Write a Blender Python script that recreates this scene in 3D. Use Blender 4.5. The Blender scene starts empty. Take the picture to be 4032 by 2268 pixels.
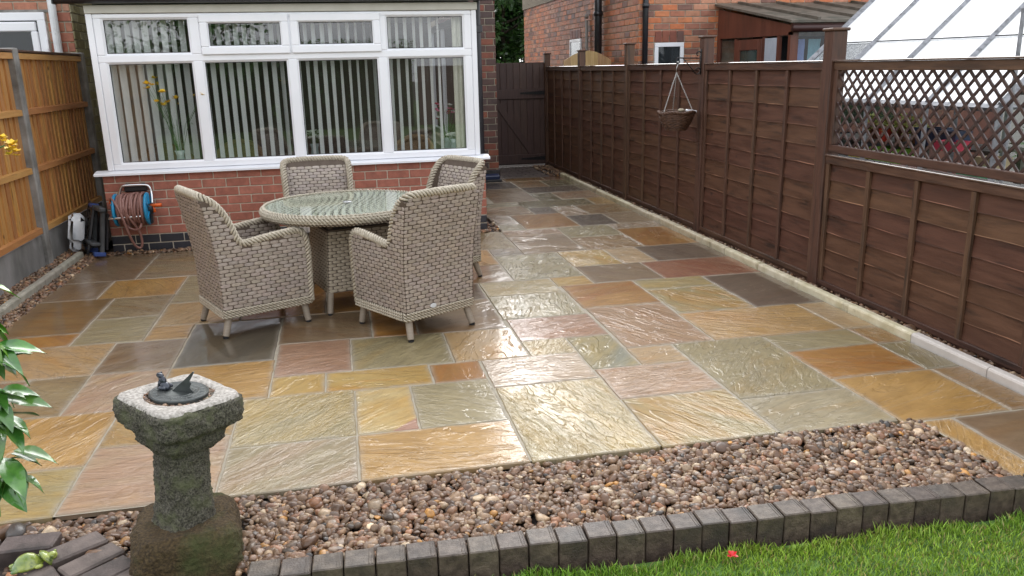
import bpy, math, random
import numpy as np
from mathutils import Vector, Matrix

RAD = math.radians
rnd = random.Random(11)
scene = bpy.context.scene
COL = scene.collection

# ------------------------------------------------------------------ camera
cam_data = bpy.data.cameras.new('camera')
cam = bpy.data.objects.new('camera', cam_data)
COL.objects.link(cam)
yaw, pitch, roll = 0.19794, 0.26263, -0.0237
fwd = Vector((math.sin(yaw) * math.cos(pitch), math.cos(yaw) * math.cos(pitch), -math.sin(pitch)))
r0 = Vector((math.cos(yaw), -math.sin(yaw), 0))
u0 = r0.cross(fwd)
rt = r0 * math.cos(roll) + u0 * math.sin(roll)
up = -r0 * math.sin(roll) + u0 * math.cos(roll)
mw = Matrix((rt, up, -fwd)).transposed().to_4x4()
mw.translation = Vector((-1.4516, -8.5093, 1.6806))
cam.matrix_world = mw
cam_data.sensor_width = 36.0
cam_data.lens = 3246.9 / 4032 * 36.0
cam_data.clip_start = 0.05
cam_data.clip_end = 500
scene.camera = cam

# ------------------------------------------------------------------ sky, sun, exposure
world = bpy.data.worlds.new('World')
scene.world = world
world.use_nodes = True
wn, wl = world.node_tree.nodes, world.node_tree.links
wn.clear()
sky = wn.new('ShaderNodeTexSky'); sky.sky_type = 'NISHITA'; sky.sun_disc = False
SUN_EL, SUN_ROT = RAD(31), RAD(13)
sky.sun_elevation = SUN_EL; sky.sun_rotation = SUN_ROT
sky.air_density = 1.0; sky.dust_density = 2.5; sky.ozone_density = 1.0
hs = wn.new('ShaderNodeHueSaturation'); hs.inputs['Saturation'].default_value = 0.10
bg = wn.new('ShaderNodeBackground'); bg.inputs['Strength'].default_value = 0.15
wo = wn.new('ShaderNodeOutputWorld')
wl.new(sky.outputs[0], hs.inputs['Color']); # even cloud layer thinning the clear sky
cl = wn.new('ShaderNodeMix'); cl.data_type = 'RGBA'; cl.inputs[0].default_value = 0.55; cl.inputs[7].default_value = (6.2, 6.4, 6.9, 1)
wl.new(hs.outputs[0], cl.inputs[6]); wl.new(cl.outputs[2], bg.inputs[0]); wl.new(bg.outputs[0], wo.inputs[0])

sd = bpy.data.lights.new('sun', 'SUN'); sd.energy = 0.75; sd.angle = RAD(44); sd.color = (1.0, 0.985, 0.96)
sun = bpy.data.objects.new('sun', sd); COL.objects.link(sun)
sdir = Vector((math.sin(SUN_ROT) * math.cos(SUN_EL), math.cos(SUN_ROT) * math.cos(SUN_EL), math.sin(SUN_EL)))
sun.rotation_euler = sdir.to_track_quat('Z', 'Y').to_euler()
sun.location = (0, 0, 20)

scene.view_settings.view_transform = 'Standard'
scene.view_settings.look = 'None'
scene.view_settings.exposure = 1.22
scene.view_settings.gamma = 1.0
scene.view_settings.use_curve_mapping = False
scene.render.engine = 'CYCLES'
scene.cycles.use_denoising = True
scene.cycles.max_bounces = 8
scene.cycles.transparent_max_bounces = 16
scene.cycles.caustics_reflective = False
scene.cycles.caustics_refractive = False

# ================================================================== helpers
class MB:
    """collects geometry for one mesh object"""
    def __init__(s):
        s.v = []; s.f = []; s.c = []; s.hascol = False

    def add(s, vs, fs, col=None):
        o = len(s.v)
        s.v.extend([tuple(p) for p in vs])
        s.f.extend([tuple(i + o for i in f) for f in fs])
        if col is not None: s.hascol = True
        s.c.extend([col if col is not None else (1, 1, 1)] * len(vs))

    def box(s, x0, x1, y0, y1, z0, z1, M=None, col=None):
        vs = [Vector((x, y, z)) for z in (z0, z1) for y in (y0, y1) for x in (x0, x1)]
        if M is not None: vs = [M @ p for p in vs]
        s.add(vs, [(0, 2, 3, 1), (4, 5, 7, 6), (0, 1, 5, 4), (2, 6, 7, 3), (0, 4, 6, 2), (1, 3, 7, 5)], col)

    def cbox(s, x0, x1, y0, y1, z0, z1, b=.003, M=None, col=None):
        """box with chamfered edges"""
        vs = []; idx = {}
        X = (x0, x1); Y = (y0, y1); Z = (z0, z1)
        for i in (0, 1):
            for j in (0, 1):
                for k in (0, 1):
                    sx, sy, sz = (1 - 2 * i), (1 - 2 * j), (1 - 2 * k)
                    for a in range(3):
                        p = [X[i] + sx * b, Y[j] + sy * b, Z[k] + sz * b]
                        p[a] = (X[i], Y[j], Z[k])[a]
                        idx[(i, j, k, a)] = len(vs); vs.append(Vector(p))
        g = lambda *t: idx[t]
        fs = [(g(0, 0, 0, 0), g(0, 0, 1, 0), g(0, 1, 1, 0), g(0, 1, 0, 0)), (g(1, 0, 0, 0), g(1, 1, 0, 0), g(1, 1, 1, 0), g(1, 0, 1, 0)),
              (g(0, 0, 0, 1), g(1, 0, 0, 1), g(1, 0, 1, 1), g(0, 0, 1, 1)), (g(0, 1, 0, 1), g(0, 1, 1, 1), g(1, 1, 1, 1), g(1, 1, 0, 1)),
              (g(0, 0, 0, 2), g(0, 1, 0, 2), g(1, 1, 0, 2), g(1, 0, 0, 2)), (g(0, 0, 1, 2), g(1, 0, 1, 2), g(1, 1, 1, 2), g(0, 1, 1, 2))]
        for i in (0, 1):
            for j in (0, 1):
                fs.append((g(i, j, 0, 0), g(i, j, 1, 0), g(i, j, 1, 1), g(i, j, 0, 1)))
                fs.append((g(i, 0, j, 0), g(i, 1, j, 0), g(i, 1, j, 2), g(i, 0, j, 2)))
                fs.append((g(0, i, j, 1), g(1, i, j, 1), g(1, i, j, 2), g(0, i, j, 2)))
                for k in (0, 1):
                    fs.append((g(i, j, k, 0), g(i, j, k, 1), g(i, j, k, 2)))
        if M is not None: vs = [M @ p for p in vs]
        s.add(vs, fs, col)

    def prism(s, pts, vec, col=None):
        """polygon (3D points) extruded by vec"""
        n = len(pts); pts = [Vector(p) for p in pts]; vec = Vector(vec)
        vs = pts + [p + vec for p in pts]
        fs = [tuple(range(n))[::-1], tuple(range(n, 2 * n))] + [(i, (i + 1) % n, n + (i + 1) % n, n + i) for i in range(n)]
        s.add(vs, fs, col)

    def tube(s, path, r, n=8, cap=True, closed=False, col=None, up=(0, 0, 1)):
        path = [Vector(p) for p in path]; m = len(path)
        rs = r if isinstance(r, (list, tuple)) else [r] * m
        vs = []; prevN = None
        for i in range(m):
            if closed: t = path[(i + 1) % m] - path[i - 1]
            else: t = path[min(i + 1, m - 1)] - path[max(i - 1, 0)]
            if t.length < 1e-9: t = Vector((0, 0, 1))
            t.normalize()
            if prevN is None:
                a = Vector(up)
                if abs(t.dot(a)) > .95: a = Vector((1, 0, 0))
                N = (a - t * a.dot(t)).normalized()
            else:
                N = prevN - t * prevN.dot(t)
                N = N.normalized() if N.length > 1e-6 else prevN
            prevN = N; B = t.cross(N)
            for k in range(n):
                a = 2 * math.pi * k / n
                vs.append(path[i] + (N * math.cos(a) + B * math.sin(a)) * rs[i])
        fs = []
        for i in range(m if closed else m - 1):
            j = (i + 1) % m
            for k in range(n):
                k2 = (k + 1) % n
                fs.append((i * n + k, i * n + k2, j * n + k2, j * n + k))
        if cap and not closed:
            fs.append(tuple(range(n))[::-1]); fs.append(tuple((m - 1) * n + k for k in range(n)))
        s.add(vs, fs, col)

    def lathe(s, prof, n=24, c=(0, 0, 0), M=None, col=None, cap=True):
        vs = []
        for (r, z) in prof:
            for k in range(n):
                a = 2 * math.pi * k / n
                p = Vector((r * math.cos(a), r * math.sin(a), z))
                if M is not None: p = M @ p
                vs.append(p + Vector(c))
        fs = []
        for i in range(len(prof) - 1):
            for k in range(n):
                k2 = (k + 1) % n
                fs.append((i * n + k, i * n + k2, (i + 1) * n + k2, (i + 1) * n + k))
        if cap:
            fs.append(tuple(range(n))[::-1]); fs.append(tuple((len(prof) - 1) * n + k for k in range(n)))
        s.add(vs, fs, col)

    def ball(s, c, r, n=12, m=8, M=None, col=None):
        r = r if isinstance(r, (list, tuple)) else (r, r, r)
        vs = [Vector((0, 0, -r[2]))]; fs = []
        for i in range(1, m):
            th = math.pi * i / m - math.pi / 2
            for k in range(n):
                a = 2 * math.pi * k / n
                vs.append(Vector((r[0] * math.cos(th) * math.cos(a), r[1] * math.cos(th) * math.sin(a), r[2] * math.sin(th))))
        vs.append(Vector((0, 0, r[2])))
        for k in range(n):
            fs.append((0, 1 + (k + 1) % n, 1 + k))
            fs.append((len(vs) - 1, 1 + (m - 2) * n + k, 1 + (m - 2) * n + (k + 1) % n))
        for i in range(m - 2):
            for k in range(n):
                fs.append((1 + i * n + k, 1 + i * n + (k + 1) % n, 1 + (i + 1) * n + (k + 1) % n, 1 + (i + 1) * n + k))
        if M is not None: vs = [M @ p for p in vs]
        s.add([p + Vector(c) for p in vs], fs, col)

    def mesh(s, name, smooth=False):
        me = bpy.data.meshes.new(name)
        me.from_pydata(s.v, [], s.f)
        if s.hascol:
            ca = me.color_attributes.new('Col', 'FLOAT_COLOR', 'POINT')
            arr = np.ones((len(s.v), 4), dtype=np.float32); arr[:, :3] = np.array(s.c, dtype=np.float32)
            ca.data.foreach_set('color', arr.ravel())
        if smooth: me.polygons.foreach_set('use_smooth', [True] * len(me.polygons))
        me.update()
        return me

    def build(s, name, mat, parent=None, smooth=False, **props):
        return link(name, s.mesh(name, smooth), mat, parent, **props)


def link(name, me, mat, parent=None, **props):
    if mat is not None and not me.materials: me.materials.append(mat)
    o = bpy.data.objects.new(name, me)
    COL.objects.link(o)
    if parent is not None: o.parent = parent
    for k, v in props.items(): o[k] = v
    return o


def thing(name, label, cat, loc=(0, 0, 0), rz=0.0, group=None):
    o = bpy.data.objects.new(name, None); COL.objects.link(o)
    o.empty_display_size = .1
    o.location = loc; o.rotation_euler = (0, 0, rz)
    o['label'] = label; o['category'] = cat
    if group: o['group'] = group
    return o


def tag(o, label, cat, group=None, kind=None):
    o['label'] = label; o['category'] = cat
    if group: o['group'] = group
    if kind: o['kind'] = kind
    return o


def copy_tree(root, label=None):
    r = root.copy(); COL.objects.link(r)
    if label: r['label'] = label
    for ch in root.children:
        c = ch.copy(); COL.objects.link(c); c.parent = r
        for g in ch.children:
            d = g.copy(); COL.objects.link(d); d.parent = c
    return r


# ------------------------------------------------------------------ materials
def nodes_of(name):
    m = bpy.data.materials.new(name); m.use_nodes = True
    nt = m.node_tree
    return m, nt.nodes, nt.links, nt.nodes['Principled BSDF']


def mixc(n, l, fac, a, b, blend='MIX'):
    mx = n.new('ShaderNodeMix'); mx.data_type = 'RGBA'; mx.blend_type = blend
    for sock, val in ((mx.inputs[0], fac), (mx.inputs[6], a), (mx.inputs[7], b)):
        if hasattr(val, 'is_linked') or isinstance(val, bpy.types.NodeSocket): l.new(val, sock)
        elif isinstance(val, (int, float)): sock.default_value = val
        else: sock.default_value = (*val[:3], 1)
    return mx.outputs[2]


def noise(n, l, vec, scale, detail=4, rough=.55, dist=0.0):
    t = n.new('ShaderNodeTexNoise'); t.inputs['Scale'].default_value = scale
    t.inputs['Detail'].default_value = detail; t.inputs['Roughness'].default_value = rough
    t.inputs['Distortion'].default_value = dist
    if vec is not None: l.new(vec, t.inputs['Vector'])
    return t.outputs['Fac']


def ramp(n, l, fac, stops):
    r = n.new('ShaderNodeValToRGB')
    el = r.color_ramp.elements
    while len(el) < len(stops): el.new(.5)
    for e, (p, c) in zip(el, stops):
        e.position = p
        e.color = (c, c, c, 1) if isinstance(c, (int, float)) else (*c[:3], 1)
    l.new(fac, r.inputs[0])
    return r.outputs[0]


def math_(n, l, op, a, b=None, c=None):
    m = n.new('ShaderNodeMath'); m.operation = op
    for i, v in enumerate((a, b, c)):
        if v is None: continue
        if isinstance(v, (int, float)): m.inputs[i].default_value = v
        else: l.new(v, m.inputs[i])
    return m.outputs[0]


def coords(n, l, stretch=(1, 1, 1), rand=False):
    tc = n.new('ShaderNodeTexCoord'); v = tc.outputs['Object']
    mp = n.new('ShaderNodeMapping'); mp.inputs['Scale'].default_value = stretch
    l.new(v, mp.inputs['Vector'])
    if rand:
        oi = n.new('ShaderNodeObjectInfo')
        cx = n.new('ShaderNodeCombineXYZ')
        a = math_(n, l, 'MULTIPLY', oi.outputs['Random'], 57.0)
        l.new(a, cx.inputs[0]); l.new(a, cx.inputs[1]); l.new(a, cx.inputs[2])
        l.new(cx.outputs[0], mp.inputs['Location'])
    return mp.outputs[0]


def pmat(name, c1, c2=None, scale=6, rough=.5, rough2=None, bump=0.0, bscale=60, bdist=.003, stretch=(1, 1, 1), metal=0.0,
         coat=0.0, rand=0.0, attr=False, detail=5, spec=.5, lo=.35, hi=.65, dirt=None, dirt_scale=2.0, dirt_lo=.5, dirt_hi=.75, coat_rough=.08, knots=None, knot_scale=(3, 5, 5)):
    m, n, l, b = nodes_of(name)
    v = coords(n, l, stretch, rand > 0)
    nz = noise(n, l, v, scale, detail)
    fac = ramp(n, l, nz, [(lo, 0.0), (hi, 1.0)])
    if attr:
        at = n.new('ShaderNodeAttribute'); at.attribute_name = 'Col'
        dk = mixc(n, l, 1.0, at.outputs['Color'], c1, 'MULTIPLY')
        br = mixc(n, l, 1.0, at.outputs['Color'], c2 or c1, 'MULTIPLY')
        col = mixc(n, l, fac, dk, br)
    else:
        col = mixc(n, l, fac, c1, c2 or c1)
    if dirt is not None:
        dn = noise(n, l, v, dirt_scale, 6, .6)
        df = ramp(n, l, dn, [(dirt_lo, 0.0), (dirt_hi, 1.0)])
        col = mixc(n, l, df, col, dirt)
    if knots is not None:
        kc = coords(n, l, knot_scale, True)
        vo = n.new('ShaderNodeTexVoronoi'); vo.inputs['Scale'].default_value = 1.0; l.new(kc, vo.inputs['Vector'])
        dd = math_(n, l, 'MULTIPLY_ADD', noise(n, l, v, scale * 2, 3), .10, vo.outputs['Distance'])
        kf = ramp(n, l, dd, [(.10, .85), (.17, 0.0)])
        col = mixc(n, l, kf, col, knots)
    if rand > 0:
        oi = n.new('ShaderNodeObjectInfo')
        hsv = n.new('ShaderNodeHueSaturation')
        l.new(math_(n, l, 'MULTIPLY_ADD', oi.outputs['Random'], rand, 1 - rand / 2), hsv.inputs['Value'])
        l.new(math_(n, l, 'MULTIPLY_ADD', oi.outputs['Random'], .02, .49), hsv.inputs['Hue'])
        l.new(col, hsv.inputs['Color']); col = hsv.outputs[0]
    l.new(col, b.inputs['Base Color'])
    if rough2 is not None:
        rr = math_(n, l, 'MULTIPLY_ADD', fac, rough2 - rough, rough)
        l.new(rr, b.inputs['Roughness'])
    else: b.inputs['Roughness'].default_value = rough
    b.inputs['Metallic'].default_value = metal
    b.inputs['Specular IOR Level'].default_value = spec
    b.inputs['Coat Weight'].default_value = coat
    b.inputs['Coat Roughness'].default_value = coat_rough
    if bump > 0:
        bn = n.new('ShaderNodeBump'); bn.inputs['Strength'].default_value = bump; bn.inputs['Distance'].default_value = bdist
        l.new(noise(n, l, v, bscale, 6, .6), bn.inputs['Height']); l.new(bn.outputs[0], b.inputs['Normal'])
    return m


def glass_mat(name, tint=(.96, .98, .97), gloss=1.0, ior=1.5, rough=0.0):
    m, n, l, b = nodes_of(name)
    n.remove(b)
    out = n['Material Output']
    tr = n.new('ShaderNodeBsdfTransparent'); tr.inputs[0].default_value = (*tint, 1)
    gl = n.new('ShaderNodeBsdfGlossy'); gl.inputs['Roughness'].default_value = rough
    lw = n.new('ShaderNodeLayerWeight'); lw.inputs['Blend'].default_value = .5
    f0 = ((ior - 1) / (ior + 1)) ** 2
    f = math_(n, l, 'MULTIPLY_ADD', math_(n, l, 'POWER', lw.outputs['Facing'], 5.0), 1 - f0, f0)
    f = math_(n, l, 'MULTIPLY', f, gloss)
    mx = n.new('ShaderNodeMixShader')
    l.new(f, mx.inputs[0]); l.new(tr.outputs[0], mx.inputs[1]); l.new(gl.outputs[0], mx.inputs[2]); l.new(mx.outputs[0], out.inputs['Surface'])
    return m


def brick_mat(name, cols, attr=False, rough=.55, bump=.35, dirt=(.05, .04, .035)):
    """cols: list of base colours chosen per brick"""
    m, n, l, b = nodes_of(name)
    v = coords(n, l, (1, 1, 1), not attr)
    if attr:
        at = n.new('ShaderNodeAttribute'); at.attribute_name = 'Col'
        base = at.outputs['Color']
    else:
        oi = n.new('ShaderNodeObjectInfo')
        r = n.new('ShaderNodeValToRGB'); r.color_ramp.interpolation = 'CONSTANT'
        el = r.color_ramp.elements
        while len(el) < len(cols): el.new(.5)
        for i, (e, c) in enumerate(zip(el, cols)): e.position = i / len(cols); e.color = (*c, 1)
        l.new(oi.outputs['Random'], r.inputs[0]); base = r.outputs[0]
    n1 = ramp(n, l, noise(n, l, v, 14, 6, .65), [(.3, .72), (.7, 1.18)])
    base = mixc(n, l, 1.0, base, n1, 'MULTIPLY')
    d = ramp(n, l, noise(n, l, v, 5, 6, .7), [(.55, 0.0), (.85, .7)])
    base = mixc(n, l, d, base, dirt)
    l.new(base, b.inputs['Base Color']); b.inputs['Roughness'].default_value = rough
    bn = n.new('ShaderNodeBump'); bn.inputs['Strength'].default_value = bump; bn.inputs['Distance'].default_value = .003
    l.new(noise(n, l, v, 90, 6, .7), bn.inputs['Height']); l.new(bn.outputs[0], b.inputs['Normal'])
    return m


def slab_mat(name, c1, c2, riven=.5):
    """wet riven sandstone"""
    m, n, l, b = nodes_of(name)
    tc = n.new('ShaderNodeTexCoord'); oi = n.new('ShaderNodeObjectInfo')
    vr = n.new('ShaderNodeVectorRotate'); vr.rotation_type = 'Z_AXIS'
    l.new(tc.outputs['Object'], vr.inputs['Vector'])
    l.new(math_(n, l, 'MULTIPLY_ADD', oi.outputs['Random'], 2.9, -1.45), vr.inputs['Angle'])
    mp = n.new('ShaderNodeMapping')
    cx = n.new('ShaderNodeCombineXYZ'); a = math_(n, l, 'MULTIPLY', oi.outputs['Random'], 91.0)
    for i in range(3): l.new(a, cx.inputs[i])
    l.new(vr.outputs[0], mp.inputs['Vector']); l.new(cx.outputs[0], mp.inputs['Location'])
    rs_ = n.new('ShaderNodeTexWhiteNoise'); rs_.noise_dimensions = '1D'; l.new(math_(n, l, 'MULTIPLY', oi.outputs['Random'], 233.0), rs_.inputs['W'])
    sc_ = n.new('ShaderNodeVectorMath'); sc_.operation = 'SCALE'; l.new(mp.outputs[0], sc_.inputs[0]); l.new(math_(n, l, 'MULTIPLY_ADD', rs_.outputs['Value'], .95, .6), sc_.inputs['Scale'])
    V = sc_.outputs[0]
    st = n.new('ShaderNodeMapping'); st.inputs['Scale'].default_value = (1.0, 3.2, 1.0); l.new(V, st.inputs['Vector']); VS = st.outputs[0]
    # colour: mineral banding
    f1 = ramp(n, l, noise(n, l, VS, 1.7, 5, .55, .6), [(.36, 0.0), (.62, 1.0)])
    col = mixc(n, l, f1, c1, c2)
    st2 = ramp(n, l, noise(n, l, VS, 1.1, 4, .5, 1.2), [(.56, 0.0), (.68, .55)])
    col = mixc(n, l, st2, col, (c1[0] * 1.12, c1[1] * .93, c1[2] * .62))
    st3 = ramp(n, l, noise(n, l, V, 1.6, 4, .5, .5), [(.60, 0.0), (.72, .45)])
    col = mixc(n, l, st3, col, (c2[0] * .78, c2[1] * .82, c2[2] * .95))
    f2 = ramp(n, l, noise(n, l, VS, 8, 8, .65, .4), [(.3, .84), (.7, 1.14)])
    col = mixc(n, l, 1.0, col, f2, 'MULTIPLY')
    f3 = ramp(n, l, noise(n, l, V, 55, 4, .7), [(.3, .93), (.7, 1.07)])
    col = mixc(n, l, 1.0, col, f3, 'MULTIPLY')
    # lime bloom along the edges next to the joints
    at = n.new('ShaderNodeAttribute'); at.attribute_name = 'Col'
    sx = n.new('ShaderNodeSeparateColor'); l.new(at.outputs['Color'], sx.inputs[0])
    ed = math_(n, l, 'MULTIPLY', sx.outputs[0], math_(n, l, 'MULTIPLY', noise(n, l, V, 9, 5, .6), 1.15))
    ed = math_(n, l, 'POWER', ed, 1.6)
    ed = math_(n, l, 'MINIMUM', ed, .72)
    col = mixc(n, l, ed, col, (.33, .295, .235))
    l.new(col, b.inputs['Base Color'])
    # relief: terraces with broken lips, ripples, fine grain
    t1 = noise(n, l, VS, 2.1, 5, .55, .7)
    k = 8.0
    s1 = math_(n, l, 'MULTIPLY', t1, k)
    fl = math_(n, l, 'FLOOR', s1); fr = math_(n, l, 'SUBTRACT', s1, fl)
    lip = ramp(n, l, fr, [(.0, 0.0), (.30, 1.0)])
    terr = math_(n, l, 'DIVIDE', math_(n, l, 'ADD', fl, lip), k)
    ripple = noise(n, l, VS, 11, 5, .6, .8)
    fine = noise(n, l, V, 70, 4, .6)
    amt = ramp(n, l, noise(n, l, V, 2.0, 3, .5), [(.36, .12), (.62, 1.0)])
    rv = n.new('ShaderNodeTexWhiteNoise'); rv.noise_dimensions = '1D'; l.new(math_(n, l, 'MULTIPLY', oi.outputs['Random'], 517.0), rv.inputs['W'])
    own = math_(n, l, 'POWER', rv.outputs['Value'], 1.4)
    lowf = math_(n, l, 'MULTIPLY_ADD', own, .9, .10)
    hgt = math_(n, l, 'MULTIPLY_ADD', math_(n, l, 'MULTIPLY', math_(n, l, 'MULTIPLY', ripple, amt), lowf), .55, math_(n, l, 'MULTIPLY', terr, math_(n, l, 'MULTIPLY_ADD', own, -.35, .95)))
    hgt = math_(n, l, 'MULTIPLY_ADD', fine, .02, hgt)
    bn = n.new('ShaderNodeBump'); bn.inputs['Strength'].default_value = min(1, riven * 1.6); bn.inputs['Distance'].default_value = .055 * riven + .004
    l.new(hgt, bn.inputs['Height']); l.new(bn.outputs[0], b.inputs['Normal'])
    # water film: pools are mirror-like, ridges drier
    wet = ramp(n, l, noise(n, l, V, 3.0, 5, .6), [(.3, .02), (.7, .12)])
    b.inputs['Roughness'].default_value = .5
    b.inputs['Specular IOR Level'].default_value = .25
    b.inputs['Coat Weight'].default_value = 1.0; b.inputs['Coat IOR'].default_value = 1.40
    l.new(wet, b.inputs['Coat Roughness']); l.new(bn.outputs[0], b.inputs['Coat Normal'])
    return m

MT = {}
MT['mortar'] = pmat('mortar', (.52, .46, .36), (.62, .56, .46), 30, .8, bump=.4, bscale=160, bdist=.002)
MT['mortar_old'] = pmat('mortar_old', (.33, .29, .22), (.48, .43, .34), 12, .85, bump=.5, bscale=120)
MT['grout'] = pmat('grout', (.27, .235, .175), (.37, .325, .25), 9, .7, bump=.6, bscale=140, bdist=.003)
MT['upvc'] = pmat('white_upvc', (.84, .855, .885), (.88, .89, .92), 3, .28, spec=.5)
MT['upvc_dirty'] = pmat('weathered_white', (.66, .67, .68), (.78, .79, .80), 7, .5, dirt=(.35, .34, .32), dirt_scale=9, dirt_lo=.58, dirt_hi=.8)
MT['cream'] = pmat('cream_board', (.50, .48, .41), (.57, .55, .48), 5, .45)
MT['seal'] = pmat('black_seal', (.012, .012, .014), None, 5, .5)
MT['black'] = pmat('black_plastic', (.012, .012, .015), (.022, .022, .026), 8, .32, coat=.2)
MT['glass'] = glass_mat('window_glass', (.97, .98, .975), 1.8, 1.52)
MT['glass_far'] = glass_mat('far_window_glass', (.9, .92, .92), .8, 1.5)
MT['ghglass'] = glass_mat('greenhouse_glass', (.95, .97, .97), 1.0, 1.45)
def milky(name, clear, c=(.86, .88, .88)):
    m, n, l, b = nodes_of(name)
    b.inputs['Base Color'].default_value = (*c, 1); b.inputs['Roughness'].default_value = .25
    out = n['Material Output']; tr = n.new('ShaderNodeBsdfTransparent'); mx = n.new('ShaderNodeMixShader')
    tc = n.new('ShaderNodeTexCoord')
    f = ramp(n, l, noise(n, l, tc.outputs['Object'], 26, 5, .7), [(.3, max(0, clear - .12)), (.7, min(1, clear + .12))])
    l.new(f, mx.inputs[0]); l.new(b.outputs[0], mx.inputs[1]); l.new(tr.outputs[0], mx.inputs[2]); l.new(mx.outputs[0], out.inputs['Surface'])
    return m
MT['whitewash'] = milky('whitewashed_glass', .10)
MT['grimy'] = milky('grimy_glass', .62, (.55, .58, .60))
MT['pane_dirty'] = pmat('grimy_glass', (.30, .34, .35), (.44, .47, .48), 14, .15)
MT['alu'] = pmat('dull_aluminium', (.20, .205, .22), (.32, .325, .345), 20, .5, metal=.3, dirt=(.08, .08, .08), dirt_scale=16, dirt_lo=.52)
MT['fence'] = pmat('brown_stained_board', (.070, .031, .0185), (.115, .056, .033), 5, .50, .62, bump=.5, bscale=22, bdist=.004, stretch=(9, .9, 9), dirt=(.033, .017, .011), dirt_scale=2.2, dirt_lo=.50, dirt_hi=.72, rand=.35)
MT['fence_post'] = pmat('brown_stained_post', (.080, .037, .021), (.120, .060, .035), 5, .5, .6, bump=.45, bscale=20, bdist=.004, stretch=(8, 8, .8), dirt=(.03, .02, .015), dirt_scale=3, rand=.2)
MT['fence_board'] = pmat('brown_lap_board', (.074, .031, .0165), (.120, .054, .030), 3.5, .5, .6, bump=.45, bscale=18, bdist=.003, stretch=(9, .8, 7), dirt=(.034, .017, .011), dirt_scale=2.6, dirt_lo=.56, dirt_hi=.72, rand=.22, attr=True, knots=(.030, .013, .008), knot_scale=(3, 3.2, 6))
MT['wet_cap'] = pmat('wet_capping', (.10, .062, .045), (.16, .11, .085), 14, .12, coat=.9)
MT['gate'] = pmat('dark_gate_board', (.052, .027, .021), (.078, .041, .032), 6, .5, bump=.3, bscale=24, stretch=(8, 8, .8), rand=.25)
MT['iron'] = pmat('black_iron', (.008, .008, .009), (.018, .016, .016), 20, .45, metal=.4)
MT['larch'] = pmat('honey_fence_board', (.34, .15, .042), (.56, .29, .095), 5, .55, bump=.35, bscale=16, bdist=.003, stretch=(9, 9, .7), dirt=(.10, .042, .016), dirt_scale=5, dirt_lo=.57, dirt_hi=.74, rand=.30, knots=(.09, .035, .012), knot_scale=(9, 9, 4.5))
MT['larch_rail'] = pmat('honey_fence_rail', (.40, .18, .055), (.50, .25, .085), 4, .5, bump=.3, bscale=16, stretch=(8, .8, 8), dirt=(.14, .06, .025), dirt_scale=6, dirt_lo=.6, rand=.15)
MT['pale_wood'] = pmat('new_pale_timber', (.46, .30, .13), (.60, .42, .21), 5, .55, bump=.2, bscale=20, stretch=(8, 8, .8), rand=.2)
MT['concrete'] = pmat('weathered_concrete', (.17, .16, .145), (.30, .29, .27), 6, .75, bump=.5, bscale=70, dirt=(.07, .065, .055), dirt_scale=2.5, dirt_lo=.5, dirt_hi=.72)
MT['gravelboard'] = pmat('concrete_gravel_board', (.13, .13, .12), (.27, .26, .25), 3.5, .7, bump=.5, bscale=70, dirt=(.38, .38, .37), dirt_scale=1.6, dirt_lo=.56, dirt_hi=.75, stretch=(1, 1, .5))
MT['kerb'] = pmat('sandy_kerb', (.52, .45, .29), (.70, .63, .47), 9, .6, bump=.6, bscale=120, dirt=(.16, .12, .05), dirt_scale=4, dirt_lo=.56, dirt_hi=.76, rand=.15)
MT['kerb_new'] = pmat('pale_new_kerb', (.55, .50, .45), (.64, .59, .54), 6, .6, bump=.3, bscale=120, dirt=(.34, .29, .22), dirt_scale=3, dirt_lo=.6)
MT['kerb_grey'] = pmat('grey_kerb', (.27, .25, .20), (.42, .39, .32), 10, .65, bump=.5, bscale=120, dirt=(.08, .07, .06), dirt_scale=22, dirt_lo=.62, dirt_hi=.75, rand=.15)
MT['soil'] = pmat('dark_soil', (.018, .013, .010), (.050, .038, .028), 26, .85, bump=1.0, bscale=60, bdist=.01)
MT['bed'] = pmat('gravel_bed_base', (.030, .021, .017), (.07, .05, .04), 40, .7, bump=1.0, bscale=60, bdist=.01)
MT['lawn'] = pmat('lawn_turf', (.045, .10, .014), (.10, .20, .028), 9, .8, bump=1.0, bscale=90, bdist=.012)
MT['pebble'] = pmat('wet_pebbles', (.72, .70, .68), (1.15, 1.12, 1.08), 60, .32, .45, attr=True, bump=.3, bscale=120, bdist=.003, coat=.12, coat_rough=.25, dirt=(.10, .075, .058), dirt_scale=90, dirt_lo=.6, dirt_hi=.75)
MT['blade'] = pmat('grass_blades', (.85, .9, .8), (1.1, 1.1, 1.0), 5, .45, attr=True)
MT['block'] = pmat('dark_paving_block', (.058, .040, .027), (.130, .097, .070), 30, .62, .45, bump=.9, bscale=110, bdist=.005, dirt=(.035, .028, .022), dirt_scale=5, dirt_lo=.48, dirt_hi=.7, rand=.35, coat=.3, coat_rough=.35)
MT['edge_brick'] = pmat('worn_dark_brick', (.075, .057, .05), (.15, .115, .10), 12, .6, bump=.6, bscale=100, bdist=.004, dirt=(.03, .024, .02), dirt_scale=8, dirt_lo=.5, rand=.35)

# ================================================================== ground and lawn
def sheet(name, x0, x1, y0, y1, z, mat, kind='structure', parent=None):
    b = MB(); b.add([(x0, y0, z), (x1, y0, z), (x1, y1, z), (x0, y1, z)], [(0, 1, 2, 3)])
    o = b.build(name, mat, parent)
    if parent is None: o['kind'] = kind
    return o

def edge_y(x):                       # front line of the block edging
    return -5.985 - .034 * (x + 0.05)

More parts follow.
